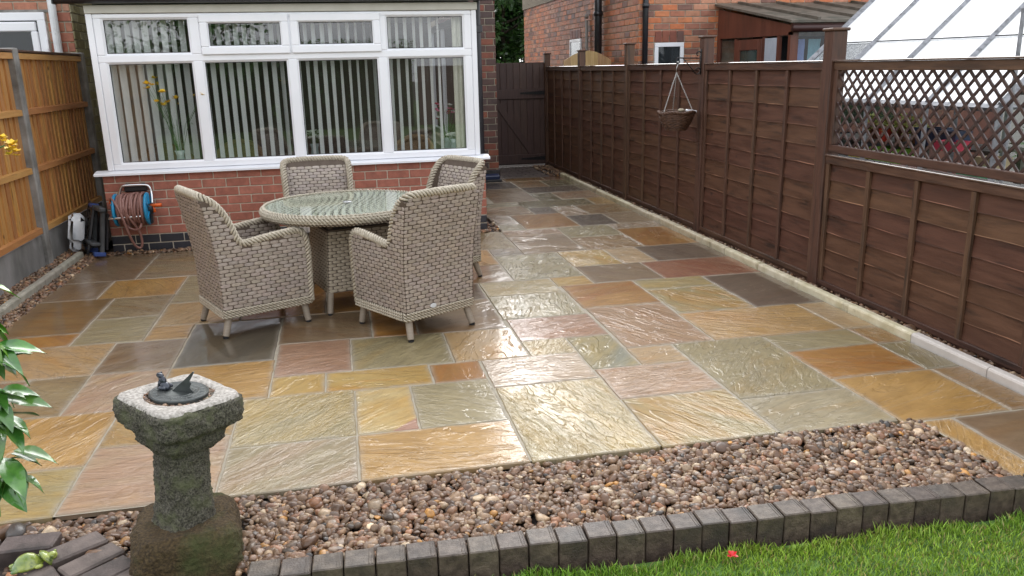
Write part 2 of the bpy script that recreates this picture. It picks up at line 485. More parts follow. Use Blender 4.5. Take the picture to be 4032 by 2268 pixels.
# far ground sheet, a little below everything
sheet('ground', -120, 120, -120, 120, -.26, MT['soil'])
b = MB()
b.add([(-30, -40, -.082), (30, -40, -.082), (30, edge_y(30) + 1.0 - .04, -.082), (3.2, edge_y(3.2) - .04, -.082), (-1.95, edge_y(-1.95) - .035, -.082), (-30, -6.0, -.082)], [tuple(range(6))])
o = b.build('lawn', MT['lawn']); o['kind'] = 'structure'
sheet('subsoil', -4.3, 4.2, -6.6, 6.6, -.115, MT['soil'])

# ------------------------------------------------------------------ patio slabs
PAL = {
 'O': ((.33, .155, .038), (.42, .235, .075)), 'Y': ((.46, .295, .085), (.50, .37, .15)), 'YO': ((.40, .245, .085), (.50, .325, .135)),
 'G': ((.315, .285, .20), (.36, .325, .225)), 'GY': ((.36, .315, .19), (.43, .335, .15)), 'P': ((.36, .215, .165), (.40, .26, .21)),
 'PB': ((.36, .235, .165), (.41, .28, .20)), 'M': ((.155, .118, .105), (.19, .15, .132)), 'MB': ((.215, .150, .108), (.27, .205, .15)),
 'K': ((.105, .098, .096), (.14, .128, .120)), 'R': ((.27, .105, .070), (.32, .15, .10)), 'B': ((.215, .135, .066), (.26, .18, .095)),
 'BG': ((.27, .21, .135), (.33, .275, .185)), 'YP': ((.48, .335, .185), (.47, .36, .26)), 'GG': ((.345, .315, .25), (.385, .35, .275)),
 'GD': ((.215, .195, .13), (.255, .225, .15)), 'MD': ((.115, .092, .085), (.15, .12, .105)), 'PG': ((.44, .345, .265), (.42, .29, .235)),
 'GB': ((.27, .29, .27), (.40, .32, .13)), 'P-': ((.46, .365, .315), (.47, .38, .32)), 'Y-': ((.48, .40, .25), (.45, .36, .20)),
 'BO': ((.27, .165, .075), (.33, .225, .125)), 'GYO': ((.35, .315, .19), (.44, .28, .10)), 'GP': ((.33, .295, .22), (.35, .265, .21)),
 'BP': ((.28, .195, .13), (.34, .255, .19)), 'RB': ((.21, .095, .05), (.24, .12, .07)), 'M-': ((.30, .265, .265), (.34, .30, .29)), 'YB': ((.38, .255, .11), (.43, .31, .16)),
 'OB': ((.27, .14, .035), (.31, .18, .06)), 'GO': ((.19, .165, .09), (.23, .19, .10)),
}
RIV = {'M': .22, 'MB': .28, 'K': .18, 'R': .25, 'B': .2, 'O': .32, 'P': .4, 'MD': .2}
WETF = (.76, .685, .51)
SM = {k: slab_mat('sandstone_' + k.replace('-', 'pale').lower(), tuple(u * w for u, w in zip(a, WETF)), tuple(u * w for u, w in zip(b_, WETF)), RIV.get(k, .5)) for k, (a, b_) in PAL.items()}
L_, K_ = -3.84, 1.868
SL = [
 ('MB', L_, -3.26, -1.19, -.10), ('GP', -3.26, -2.66, -1.19, -.10), ('BG', -2.66, -2.07, -.70, -.10), ('O', -2.66, -2.07, -1.20, -.70), ('GY', -2.07, -1.18, -.70, -.10), ('MB', -1.18, -.745, -.93, -.10),
 ('MB', L_, -3.415, -1.78, -1.19), ('YO', -3.415, -2.825, -1.80, -1.19), ('G', -2.825, -2.25, -2.09, -1.20), ('YB', -2.25, -1.65, -1.80, -1.20), ('BG', -2.07, -1.18, -1.20, -.70),
 ('B', L_, -3.275, -2.70, -1.78), ('BG', -3.275, -2.82, -2.39, -1.80), ('G', -3.275, -2.82, -2.98, -2.39), ('O', L_, -3.275, -2.98, -2.70),
 ('YB', -2.82, -2.24, -2.69, -2.09), ('YO', -2.82, -2.535, -3.0, -2.69), ('O', -2.24, -1.65, -2.69, -1.80), ('YB', -1.65, -1.045, -2.10, -1.20), ('O', -1.65, -1.045, -2.69, -2.10), ('MB', -1.045, -.745, -2.16, -.93),
 ('YP', L_, -2.98, -3.59, -2.98), ('MB', -2.98, -2.535, -3.59, -3.0), ('K', -2.535, -1.945, -3.60, -2.70),
 ('BP', L_, -3.30, -4.19, -3.59), ('BG', -3.30, -2.975, -4.19, -3.59), ('PG', -2.975, -2.535, -4.20, -3.59), ('YO', -2.535, -1.935, -4.21, -3.60),
 ('YO', -3.57, -2.68, -4.83, -4.19), ('GY', L_, -3.57, -4.83, -4.19), ('GY', -3.27, -2.68, -5.28, -4.83), ('YP', L_, -3.27, -5.28, -4.83), ('YB', -2.68, -2.07, -4.65, -4.21), ('PG', -2.68, -2.07, -5.265, -4.65),
 ('P', -1.935, -1.485, -3.91, -3.32), ('Y', -1.935, -1.635, -4.215, -3.91), ('MB', -1.945, -1.34, -3.32, -2.69), ('G', -1.485, -.89, -3.93, -3.34),
 ('O', -1.34, -1.045, -3.34, -2.69), ('M', -1.045, -.455, -2.62, -2.16), ('MB', -1.045, -.455, -3.36, -2.62), ('Y', -1.635, -1.045, -4.235, -3.92), ('O', -1.045, -.745, -4.24, -3.94),
 ('GY', -2.07, -1.48, -4.81, -4.21), ('GP', -2.07, -1.48, -5.28, -4.81), ('YPc', -1.48, -1.18, -4.81, -4.235), ('G', -1.18, -.742, -4.82, -4.24), ('YO', -1.48, -.735, -5.28, -4.815),
 ('YP', -.89, -.435, -3.945, -3.36), ('Y-', -.435, -.14, -3.96, -3.66), ('P-', -.74, -.14, -4.39, -3.95), ('GY', -.735, -.13, -5.285, -4.39), ('P', -.435, .155, -3.67, -3.19),
 ('GB', -.14, .155, -4.26, -3.67), ('YP', .155, .455, -4.265, -3.965), ('PB', -.135, .455, -4.715, -4.262), ('GYO', -.13, .455, -5.29, -4.715), ('G', .46, 1.06, -4.87, -3.965),
 ('GG', .46, 1.07, -5.30, -4.87), ('G', 1.06, 1.65, -4.28, -3.98), ('O', 1.06, 1.65, -4.735, -4.28), ('OB', 1.65, K_, -4.285, -3.98), ('GD', 1.65, K_, -4.74, -4.285),
 ('YO', 1.07, 1.67, -5.33, -4.738), ('BO', 1.67, K_, -5.33, -4.74), ('YO', 1.165, 1.325, -6.0, -5.335), ('MB', 1.325, K_, -5.94, -5.335), ('BP', 1.325, K_, -6.03, -5.945),
 ('PB', .165, .745, -3.96, -3.075), ('YO', .745, 1.635, -3.98, -3.37), ('YP', 1.635, K_, -3.98, -3.38), ('M', 1.335, K_, -3.378, -2.46), ('GYO', .755, 1.335, -3.366, -2.73), ('GY', .755, 1.335, -2.73, -2.43),
 ('R', 1.03, K_, -2.455, -1.85), ('M', 1.195, K_, -1.848, -1.235), ('O', 1.31, K_, -1.232, -.34), ('BP', 1.31, K_, -.34, -.05), ('YP', .885, 1.195, -1.84, -1.24), ('Y', .435, .885, -1.835, -1.24),
 ('MB', .44, 1.03, -2.425, -1.84), ('O', .155, .75, -3.07, -2.43), ('Y', .135, .44, -2.43, -2.15), ('GY', -.455, .135, -2.59, -2.165), ('G', -.455, .15, -3.19, -2.592), ('G', -.16, .435, -2.145, -1.24),
 ('M-', -.16, .13, -1.24, -.935), ('BP', .125, .725, -1.235, -.385), ('PB', .125, .735, -.385, -.09), ('G', .73, 1.31, -.625, -.06), ('BO', .725, 1.31, -1.235, -.63), ('GG', .14, .415, -.09, .24), ('BP', .14, .415, .24, .83),
 ('O', .415, 1.02, -.05, .80), ('MD', 1.02, 1.46, -.05, .59), ('BP', 1.46, K_, -.045, .59), ('BG', -.745, .125, -.935, -.09), ('YO', -.745, -.16, -1.55, -.935), ('B', -.745, -.16, -2.16, -1.55),
 ('BO', .14, .715, .83, 1.45), ('G', .14, .69, 1.45, 1.74), ('GO', .69, 1.6, 1.25, 1.745), ('M', .715, 1.01, .80, 1.25), ('BO', 1.01, 1.32, .60, 1.25), ('BO', 1.32, K_, .595, 1.25), ('YO', 1.6, K_, 1.25, 1.80),
 ('PB', 1.31, K_, 1.80, 2.41), ('GO', 1.0, 1.31, 1.745, 2.42), ('BP', .4, 1.0, 1.745, 2.97), ('M', 1.0, K_, 2.415, 2.99), ('MD', .4, 1.0, 2.97, 3.66), ('OB', 1.0, 1.45, 2.99, 3.64), ('GO', 1.45, K_, 2.99, 3.62),
 ('OB', .93, 1.56, 3.65, 4.02), ('RB', 1.56, K_, 3.64, 4.02), ('MB', .4, .93, 3.66, 4.02),
]
def two_tone(name, c1, c2, c3):
    m = slab_mat(name, c1, c2, .35)
    n, l = m.node_tree.nodes, m.node_tree.links
    b = n['Principled BSDF']; src = b.inputs['Base Color'].links[0].from_socket
    tc = n.new('ShaderNodeTexCoord'); sp = n.new('ShaderNodeSeparateXYZ'); l.new(tc.outputs['Object'], sp.inputs[0])
    s_ = math_(n, l, 'ADD', math_(n, l, 'MULTIPLY', sp.outputs[0], 1.0), math_(n, l, 'MULTIPLY', sp.outputs[1], -.95))
    s_ = math_(n, l, 'ADD', s_, math_(n, l, 'MULTIPLY', noise(n, l, tc.outputs['Object'], 6, 4), .06))
    f = ramp(n, l, math_(n, l, 'SUBTRACT', s_, 2.98), [(.30, 0.0), (.315, 1.0)])
    l.new(mixc(n, l, f, src, c3), b.inputs['Base Color'])
    return m
SM['YPc'] = two_tone('sandstone_ochre_with_pink_corner', (.42, .26, .075), (.43, .32, .14), (.34, .19, .13))

patio = MB()
patio.add([(L_ + .012, -5.27, -.005), (1.16, -5.27, -.005), (1.16, -6.0, -.005), (1.866, -6.03, -.005), (1.866, 4.05, -.005), (.42, 4.05, -.005), (.42, 2.9, -.005), (.16, 1.75, -.005), (.16, -.11, -.005), (L_ + .012, -.11, -.005)], [tuple(range(10))])
patio_o = patio.build('patio', MT['grout']); patio_o['kind'] = 'structure'
sl_r = random.Random(5)
for (ck, x0, x1, y0, y1) in SL:
    g = .0042
    ax0, ax1, ay0, ay1 = x0 + g, x1 - g, y0 + g, y1 - g
    w, d = ax1 - ax0, ay1 - ay0
    pts = []
    def side(p, q, k, nrm):
        for i in range(k):
            t = i / k; j = sl_r.uniform(-.0028, .0028) if i else sl_r.uniform(-.0015, .0015)
            pts.append((p[0] + (q[0] - p[0]) * t + nrm[0] * j, p[1] + (q[1] - p[1]) * t + nrm[1] * j))
    nx, ny = max(3, int(w / .06)), max(3, int(d / .06))
    side((ax0, ay0), (ax1, ay0), nx, (0, 1)); side((ax1, ay0), (ax1, ay1), ny, (1, 0))
    side((ax1, ay1), (ax0, ay1), nx, (0, 1)); side((ax0, ay1), (ax0, ay0), ny, (1, 0))
    n = len(pts); cxm, cym = (ax0 + ax1) / 2, (ay0 + ay1) / 2
    zt = sl_r.uniform(-.0012, .0012); tx, ty = sl_r.uniform(-.0022, .0022), sl_r.uniform(-.0022, .0022)
    def zz(x, y): return zt + tx * (x - cxm) / max(w, .1) + ty * (y - cym) / max(d, .1)
    def inset(p, e): return (cxm + (p[0] - cxm) * (1 - 2 * e / w), cym + (p[1] - cym) * (1 - 2 * e / d))
    vs = []; colv = []
    for (x, y) in pts: vs.append((x, y, -.028)); colv.append(1)
    for (x, y) in pts: vs.append((x, y, zz(x, y) - .005)); colv.append(1)
    for p in pts: q = inset(p, .005); vs.append((q[0], q[1], zz(*q))); colv.append(1)
    for p in pts: q = inset(p, .035); vs.append((q[0], q[1], zz(*q))); colv.append(0)
    fs = []
    for r_ in range(3):
        for i in range(n):
            j = (i + 1) % n; fs.append((r_ * n + i, r_ * n + j, (r_ + 1) * n + j, (r_ + 1) * n + i))
    fs.append(tuple(3 * n + i for i in range(n)))
    sb = MB(); sb.v = vs; sb.f = fs; sb.c = [(c, c, c) for c in colv]; sb.hascol = True
    sb.build('paving_slab', SM[ck], patio_o)

# small setts in front of the gate
sett = MB(); sett.cbox(-.095, .095, -.06, .06, -.03, .0, .004)
sett_me = sett.mesh('sett'); sett_me.materials.append(MT['edge_brick'])
for iy in range(12):
    for ix in range(8):
        x = .42 + .2 * ix + (.1 if iy % 2 else 0)
        if x > 1.95 or (x > 1.75 and iy < 9): continue
        y = 4.095 + .128 * iy
        o = link('sett', sett_me, None, patio_o); o.location = (x, y, -.004 + rnd.uniform(-.003, .002)); o.rotation_euler = (0, 0, rnd.uniform(-.02, .02))

# ------------------------------------------------------------------ kerbs
def kerb_run(name, label, x0, x1, ys, mats, ztop, zbot=-.10):
    t = thing(name, label, 'kerb', ((x0 + x1) / 2, ys[0], 0))
    for i in range(len(ys) - 1):
        a, b_ = ys[i], ys[i + 1]
        lo, hi = min(a, b_) + .002, max(a, b_) - .002
        k = MB(); dz = rnd.uniform(-.003, .003); dx = rnd.uniform(-.003, .003)
        r = .014
        prof = [(x0, zbot), (x0, ztop - r), (x0 + r * .35, ztop - r * .3), (x0 + r, ztop), (x1 - r, ztop), (x1 - r * .35, ztop - r * .3), (x1, ztop - r), (x1, zbot)]
        k.prism([(px + dx - t.location.x, hi - t.location.y, pz + dz) for px, pz in prof], (0, lo - hi, 0))
        k.build('kerb_stone', mats[i] if isinstance(mats, list) else mats, t)
    return t
ysr = [4.02, 3.42, 2.78, 2.14, 1.48, .82, .16, -.48, -1.117, -1.75, -2.37, -2.99, -3.65, -4.30, -4.92, -5.54, -6.1]
kerb_run('garden_kerb', 'long sandy concrete kerb beside the brown lap fence, newer and whiter at its near end', 1.874, 1.938, ysr, [MT['kerb']] * 13 + [MT['kerb_new']] * 3, .05)
kerb_run('garden_kerb', 'mottled grey concrete kerb edging the gravel below the honey coloured fence', -4.005, -3.945, [-.12, -.75, -1.4, -2.05, -2.7, -3.35, -4.0, -4.65, -5.3], MT['kerb_grey'], .065)

# ------------------------------------------------------------------ gravel
def icosphere(sub):
    t = (1 + 5 ** .5) / 2
    v = [(-1, t, 0), (1, t, 0), (-1, -t, 0), (1, -t, 0), (0, -1, t), (0, 1, t), (0, -1, -t), (0, 1, -t), (t, 0, -1), (t, 0, 1), (-t, 0, -1), (-t, 0, 1)]
    v = [np.array(p) / np.linalg.norm(p) for p in v]
    f = [(0, 11, 5), (0, 5, 1), (0, 1, 7), (0, 7, 10), (0, 10, 11), (1, 5, 9), (5, 11, 4), (11, 10, 2), (10, 7, 6), (7, 1, 8), (3, 9, 4), (3, 4, 2), (3, 2, 6), (3, 6, 8), (3, 8, 9), (4, 9, 5), (2, 4, 11), (6, 2, 10), (8, 6, 7), (9, 8, 1)]
    for _ in range(sub):
        cache = {}; nf = []
        def mid(a, b_):
            k = (min(a, b_), max(a, b_))
            if k not in cache:
                m = v[a] + v[b_]; v.append(m / np.linalg.norm(m)); cache[k] = len(v) - 1
            return cache[k]
        for a, b_, c in f:
            ab, bc, ca = mid(a, b_), mid(b_, c), mid(c, a)
            nf += [(a, ab, ca), (b_, bc, ab), (c, ca, bc), (ab, bc, ca)]
        f = nf
    return np.array(v), np.array(f)

PEB = np.array([(.135, .082, .054), (.165, .102, .067), (.20, .135, .090), (.105, .068, .048), (.27, .19, .13), (.36, .285, .21), (.09, .070, .058), (.46, .39, .30), (.40, .22, .07), (.045, .042, .043), (.24, .13, .08), (.19, .145, .115)])
PEB_W = np.array([15, 17, 18, 12, 10, 5, 5, 2, 2.2, 1.6, 9, 6]); PEB_W = PEB_W / PEB_W.sum()

def pebbles(name, label, pts, size, sub, seed, flat=(.45, .8)):
    """pts: (n,3) resting points"""
    rs = np.random.RandomState(seed)
    V, F = icosphere(sub); n = len(pts); nv = len(V)
    k = 6; shapes = []
    for s in range(k):
        W = V.copy()
        for _ in range(5):
            d = rs.normal(size=3); d /= np.linalg.norm(d); h = rs.uniform(.55, .95)
            pr = W @ d; over = pr > h
            W[over] -= np.outer((pr[over] - h) * .75, d)
        shapes.append(W * (1 + rs.normal(size=(nv, 1)) * .035))
    shapes = np.array(shapes)
    out = np.empty((n, nv, 3))
    S = size * rs.lognormal(0, .28, n)
    idx = rs.randint(0, k, n)
    ax = np.stack([rs.uniform(.85, 1.35, n), rs.uniform(.7, 1.0, n), rs.uniform(flat[0], flat[1], n)], 1) * S[:, None] * .5
    P = shapes[idx] * ax[:, None, :]
    a = rs.uniform(0, 6.283, n); tx = rs.normal(0, .38, n); ty = rs.normal(0, .38, n)
    def rot(P, c, s, i, j):
        Q = P.copy(); Q[:, :, i] = P[:, :, i] * c[:, None] - P[:, :, j] * s[:, None]; Q[:, :, j] = P[:, :, i] * s[:, None] + P[:, :, j] * c[:, None]; return Q
    P = rot(P, np.cos(tx), np.sin(tx), 1, 2); P = rot(P, np.cos(ty), np.sin(ty), 0, 2); P = rot(P, np.cos(a), np.sin(a), 0, 1)
    out = P + np.asarray(pts)[:, None, :]
    faces = (F[None] + (np.arange(n) * nv)[:, None, None]).reshape(-1, 3)
    me = bpy.data.meshes.new(name)
    me.vertices.add(n * nv); me.vertices.foreach_set('co', out.reshape(-1).astype(np.float32))
    me.loops.add(len(faces) * 3); me.loops.foreach_set('vertex_index', faces.reshape(-1).astype(np.int32))
    me.polygons.add(len(faces)); me.polygons.foreach_set('loop_start', np.arange(0, len(faces) * 3, 3, dtype=np.int32))
    me.polygons.foreach_set('use_smooth', np.ones(len(faces), dtype=bool))
    me.update(calc_edges=True)
    ca = me.color_attributes.new('Col', 'FLOAT_COLOR', 'POINT')
    c = PEB[rs.choice(len(PEB), n, p=PEB_W)] * rs.lognormal(0, .20, (n, 1)) * np.array([1.06, .97, .84])
    arr = np.ones((n, nv, 4), dtype=np.float32); arr[:, :, :3] = c[:, None, :]
    ca.data.foreach_set('color', arr.ravel())
    me.materials.append(MT['pebble'])
    o = bpy.data.objects.new(name, me); COL.objects.link(o)
    tag(o, label, 'gravel', kind='stuff')
    return o

def scatter(seed, n, fn):
    rs = np.random.RandomState(seed); return np.array([fn(rs) for _ in range(n)])

def front_pts(rs):
    while True:
        x = rs.uniform(-3.6, 1.165); y = rs.uniform(-6.03, -5.30)
        if y < edge_y(x) + .085: continue
        if x < -2.33 and (x + 3.15) ** 2 + (y + 6.25) ** 2 < .95 ** 2: continue
        if -2.30 < x < -1.93 and -5.98 < y < -5.46: continue
        z = -.020 + .016 * rs.rand() + .010 * math.sin(x * 3) * math.sin(y * 7)
        return (x, y, z)
sheet('gravel_bed_floor', -3.84, 1.17, -5.93, -5.27, -.04, MT['bed'])
pebbles('gravel', 'brown and tan rounded pebbles filling the wide bed between patio and block edging', scatter(1, 8200, front_pts), .0295, 2, 1)
sheet('gravel_strip_floor', 1.93, 2.25, -6.1, 5.5, -.05, MT['bed'])
pebbles('gravel', 'narrow line of brown pebbles between sandy kerb and brown fence', scatter(2, 2600, lambda rs: (rs.uniform(1.94, 2.10), -5.9 + 11.2 * rs.rand() ** 1.25, .002 + .012 * rs.rand())), .032, 1, 2)
sheet('gravel_side_floor', -4.2, -3.84, -5.3, 1.4, -.035, MT['bed'])
pebbles('gravel', 'brown pebbles on both sides of the mottled grey kerb by the honey fence', np.concatenate([scatter(3, 1900, lambda rs: (rs.uniform(-4.16, -4.01), rs.uniform(-4.6, .35), .022 + .02 * rs.rand())), scatter(4, 1300, lambda rs: (rs.uniform(-3.945, -3.825), rs.uniform(-4.6, .0), -.006 + .016 * rs.rand()))]), .033, 1, 3)
def wall_pts(rs):
    x = rs.uniform(-3.95, .14); return (x, rs.uniform(-.105, -.01) if x < 0 else rs.uniform(-.10, .35) if x < .13 else -.05, -.002 + .016 * rs.rand())
sheet('gravel_wall_floor', -3.95, .16, -.12, 2.0, -.035, MT['bed'])
pebbles('gravel', 'thin strip of brown pebbles along the foot of the red dwarf wall', scatter(5, 1500, wall_pts), .031, 1, 4)
pebbles('gravel', 'loose pebbles scattered by the end of the kerb near the dark gate', scatter(6, 260, lambda rs: (rs.uniform(1.72, 2.06), rs.uniform(4.02, 5.4), .006 + .012 * rs.rand())), .03, 1, 5)

# ================================================================== brickwork
_brick_cache = {}
def brick_mesh(mat, ln, ht, dp, b=.004):
    k = (mat.name, round(ln, 3), round(ht, 4), round(dp, 3))
    if k not in _brick_cache:
        m = MB(); m.cbox(-ln / 2, ln / 2, 0, dp, -ht / 2, ht / 2, b)
        me = m.mesh('brick'); me.materials.append(mat); _brick_cache[k] = me
    return _brick_cache[k]

def lay(L, n, bl, bh, off_even, off_odd, holes=()):
    """stretcher layout: (u0, u1, course) pieces over length L"""
    out = []
    for c in range(n):
        u = -(bl - (off_odd if c % 2 else off_even))
        while u < L - 1e-4:
            a, e = max(u, 0), min(u + bl, L); u += bl
            if e - a < .03: continue
            segs = [(a, e)]
            for (h0, h1, c0, c1) in holes:
                if c0 <= c < c1:
                    ns = []
                    for (p, q) in segs:
                        if q <= h0 or p >= h1: ns.append((p, q)); continue
                        if h0 - p > .03: ns.append((p, h0))
                        if q - h1 > .03: ns.append((h1, q))
                    segs = ns
            out += [(p, q, c) for p, q in segs]
    return out

def place_bricks(parent, pieces, O, ang, bh, j, mat_fn, proud=.004, dp=.06, z0=0.0):
    """bricks as objects; O = start corner on the face, ang = direction of the run about z, outward normal is -local y"""
    ca, sa = math.cos(ang), math.sin(ang)
    for (a, e, c) in pieces:
        ln = e - a - j; u = (a + e) / 2
        o = link('brick', brick_mesh(mat_fn(c), ln, bh - j, dp), None, parent)
        pr = proud + rnd.uniform(-.0015, .0015)
        o.location = (O[0] + ca * u + sa * pr, O[1] + sa * u - ca * pr, z0 + (c + .5) * bh)
        o.rotation_euler = (rnd.uniform(-.004, .004), rnd.uniform(-.003, .003), ang)

def join_bricks(name, parent, pieces, O, ang, bh, j, mat, cols, proud=.004, dp=.03, z0=0.0, seed=3):
    m = MB(); rr = random.Random(seed)
    for (a, e, c) in pieces:
        M = Matrix.Translation((O[0], O[1], z0 + (c + .5) * bh)) @ Matrix.Rotation(ang, 4, 'Z')
        k = rr.choice(cols); f = rr.uniform(.82, 1.15); p = proud + rr.uniform(-.002, .002)
        m.box(a + j / 2, e - j / 2, -p, dp, -(bh - j) / 2, (bh - j) / 2, M, (k[0] * f, k[1] * f, k[2] * f))
    o = m.build(name, mat, parent); o['kind'] = 'stuff'
    return o

RED = [(.38, .135, .092), (.415, .152, .105), (.36, .128, .088), (.395, .145, .10), (.43, .165, .115)]
BLUE = [(.030, .031, .040), (.038, .038, .048), (.026, .027, .034), (.034, .033, .040)]
ORANGE = [(.52, .175, .075), (.60, .21, .085), (.42, .155, .085), (.46, .21, .12), (.54, .25, .15), (.36, .15, .095), (.58, .18, .068), (.23, .11, .08)]
HOUSE = [(.235, .072, .044), (.17, .062, .045), (.27, .085, .048), (.105, .056, .046), (.14, .070, .055), (.09, .055, .048)]
BR = {'red': brick_mat('red_wall_brick', RED, rough=.5, bump=.2, dirt=(.19, .075, .05)), 'blue': brick_mat('blue_engineering_brick', BLUE, rough=.35, bump=.15, dirt=(.06, .06, .065)),
      'orange': brick_mat('orange_house_brick', ORANGE, dirt=(.13, .07, .05)), 'orange_j': brick_mat('orange_house_brick_far', ORANGE, attr=True, dirt=(.13, .07, .05)), 'house': brick_mat('dark_house_brick', HOUSE),
      'house_j': brick_mat('dark_house_brick_far', HOUSE, attr=True)}

# ================================================================== conservatory
cons = thing('conservatory', 'white framed conservatory on a low red brick wall, with four tall panes', 'conservatory', (0, 0, 0))
BH, BL = .0855, .225
core = MB()
core.box(-3.706, -.004, .004, .25, -.1, .757)
core.box(-.25, -.004, .25, 3.84, -.1, .757); core.box(-3.706, -3.46, .25, 3.84, -.1, .757)
core_o = core.build('dwarf_wall', MT['mortar'], cons)
pc = lay(3.71, 9, BL, BH, .11, .222)
place_bricks(core_o, [p for p in pc], (-3.71, 0), 0, BH, .010, lambda c: BR['blue'] if c < 2 else BR['red'], proud=.004)
# return bricks on the right hand side
place_bricks(core_o, lay(1.35, 9, BL, BH, .222, .11), (0, .0), math.pi / 2, BH, .010, lambda c: BR['blue'] if c < 2 else BR['red'], proud=.004)

FY = .02                                  # outer face of the window frame
FX0, FX1, FZ0, FZ1 = -3.652, -.042, .80, 2.228
sill = MB()
sill.prism([(-3.765, FY - .085, .760), (-3.765, FY - .085, .778), (-3.765, FY - .075, .784), (-3.765, FY + .03, .800), (-3.765, .1, .800), (-3.765, .1, .760)], (3.81, 0, 0))
sill.build('sill', MT['upvc'], cons)
fr = MB()
def bar(m, x0, x1, z0, z1, d=0.0, b=.006, y1=.08): m.cbox(x0, x1, FY - d, y1, z0, z1, b)
fr.cbox(FX0, FX0 + .055, FY - .004, .09, FZ0, FZ1, .004); fr.cbox(FX1 - .05, FX1, FY - .004, .09, FZ0, FZ1, .004)   # corner covers
ms = [(-3.595, -3.525), (-2.765, -2.675), (-1.895, -1.808), (-1.028, -.940), (-.168, -.093)]
bar(fr, FX0 + .056, FX1 - .051, FZ0 + .001, .858); bar(fr, FX0 + .056, FX1 - .051, 2.188, FZ1 - .001)
bar(fr, FX0 + .056, FX1 - .051, 1.795, 1.862, -.001)
for (a, e) in ms:
    bar(fr, a, e, .8585, 1.7945, .0); bar(fr, a, e, 1.8625, 2.1875, .0)
fr.build('window_frame', MT['upvc'], cons)
# slim bevel beads round each fixed pane
def bead(m, x0, x1, z0, z1, w=.016, y=FY + .004):
    m.prism([(x0, y, z0), (x0 + w, y + .014, z0 + w), (x1 - w, y + .014, z0 + w), (x1, y, z0)], (0, .03, 0))
    m.prism([(x1, y, z1), (x1 - w, y + .014, z1 - w), (x0 + w, y + .014, z1 - w), (x0, y, z1)], (0, .03, 0))
    m.prism([(x0, y, z1), (x0 + w, y + .014, z1 - w), (x0 + w, y + .014, z0 + w), (x0, y, z0)], (0, .03, 0))
    m.prism([(x1, y, z0), (x1 - w, y + .014, z0 + w), (x1 - w, y + .014, z1 - w), (x1, y, z1)], (0, .03, 0))
lower = [(-3.525, -2.765), (-2.675, -1.895), (-1.808, -1.028), (-.940, -.168)]
panes = [(a, e, .858, 1.795) for a, e in lower] + [(-3.525, -2.765, 1.862, 2.188), (-.940, -.168, 1.862, 2.188)]
for (a, e, z0, z1) in panes:
    q = MB(); bead(q, a - .002, e + .002, z0 - .002, z1 + .002); q.build('glazing_bead', MT['upvc'], cons)
    q = MB(); w = .014
    for s_ in ((a + w, e - w, z0 + w, z0 + w + .006), (a + w, e - w, z1 - w - .006, z1 - w), (a + w, a + w + .006, z0 + w + .006, z1 - w - .006), (e - w - .006, e - w, z0 + w + .006, z1 - w - .006)):
        q.box(s_[0], s_[1], FY + .019, FY + .030, s_[2], s_[3])
    q.build('seal', MT['seal'], cons)
    q = MB(); q.box(a + .004, e - .004, FY + .025, FY + .029, z0 + .004, z1 - .004); q.build('window_pane', MT['glass'], cons)
for (a, e) in ((-2.672, -1.862), (-1.845, -.992)):
    q = MB(); z0, z1 = 1.850, 2.214; w = .072; y0 = FY - .022
    for s_ in ((a, e, z0, z0 + w), (a, e, z1 - w, z1), (a, a + w, z0 + w + .0005, z1 - w - .0005), (e - w, e, z0 + w + .0005, z1 - w - .0005)):
        q.cbox(s_[0], s_[1], y0, FY + .034, s_[2], s_[3], .007)
    sash = q.build('opening_sash', MT['upvc'], cons)
    q = MB(); bead(q, a + w - .004, e - w + .004, z0 + w - .004, z1 - w + .004, .012, y0 + .004); q.build('glazing_bead', MT['upvc'], sash)
    q = MB(); q.box(a + w - .002, e - w + .002, FY + .004, FY + .008, z0 + w - .002, z1 - w + .002); q.build('window_pane', MT['glass'], sash)
    q = MB(); i = w + .008
    for s_ in ((a + i, e - i, z0 + i, z0 + i + .006), (a + i, e - i, z1 - i - .006, z1 - i), (a + i, a + i + .006, z0 + i + .006, z1 - i - .006), (e - i - .006, e - i, z0 + i + .006, z1 - i - .006)):
        q.box(s_[0], s_[1], FY + .0, FY + .012, s_[2], s_[3])
    q.build('seal', MT['seal'], sash)
# right hand side wall: framed glass
q = MB()
for (y0, y1, z0, z1) in ((.092, .16, .80, 2.228), (3.70, 3.78, .80, 2.228), (.16, 3.70, .80, .87), (.16, 3.70, 2.16, 2.228), (1.3, 1.38, .87, 2.16), (2.5, 2.58, .87, 2.16)):
    q.box(-.10, -.045, y0, y1, z0, z1)
q.build('side_frame', MT['upvc'], cons)
for (y0, y1) in ((.16, 1.3), (1.38, 2.5), (2.58, 3.70)):
    q = MB(); q.box(-.075, -.071, y0, y1, .87, 2.16); q.build('window_pane', MT['glass'], cons)
q = MB(); q.box(-3.65, -3.60, .10, 3.80, .80, 2.26); q.build('side_wall_panel', MT['cream'], cons)
q = MB(); q.cbox(-3.655, -.03, FY - .012, .10, 2.232, 2.305, .004); q.build('fascia_board', MT['cream'], cons)
q = MB()                                   # gutter: half round, dark
pr = [(FY - .02, 2.39), (FY - .02, 2.312)]
gut = [(FY - .015 - .055 + .055 * math.cos(a), 2.375 + .062 * math.sin(a)) for a in np.linspace(math.pi, 2 * math.pi, 9)]
poly = [(y, z) for y, z in gut] + [(FY - .015 - .055 + .049 * math.cos(a), 2.377 + .056 * math.sin(a)) for a in np.linspace(2 * math.pi, math.pi, 9)]
q.prism([(-3.87, y, z) for y, z in poly], (4.0, 0, 0))
q.box(-3.88, -3.87, FY - .128, FY - .012, 2.31, 2.385); q.box(.13, .14, FY - .128, FY - .012, 2.31, 2.385)
q.build('gutter', MT['black'], cons, smooth=False)
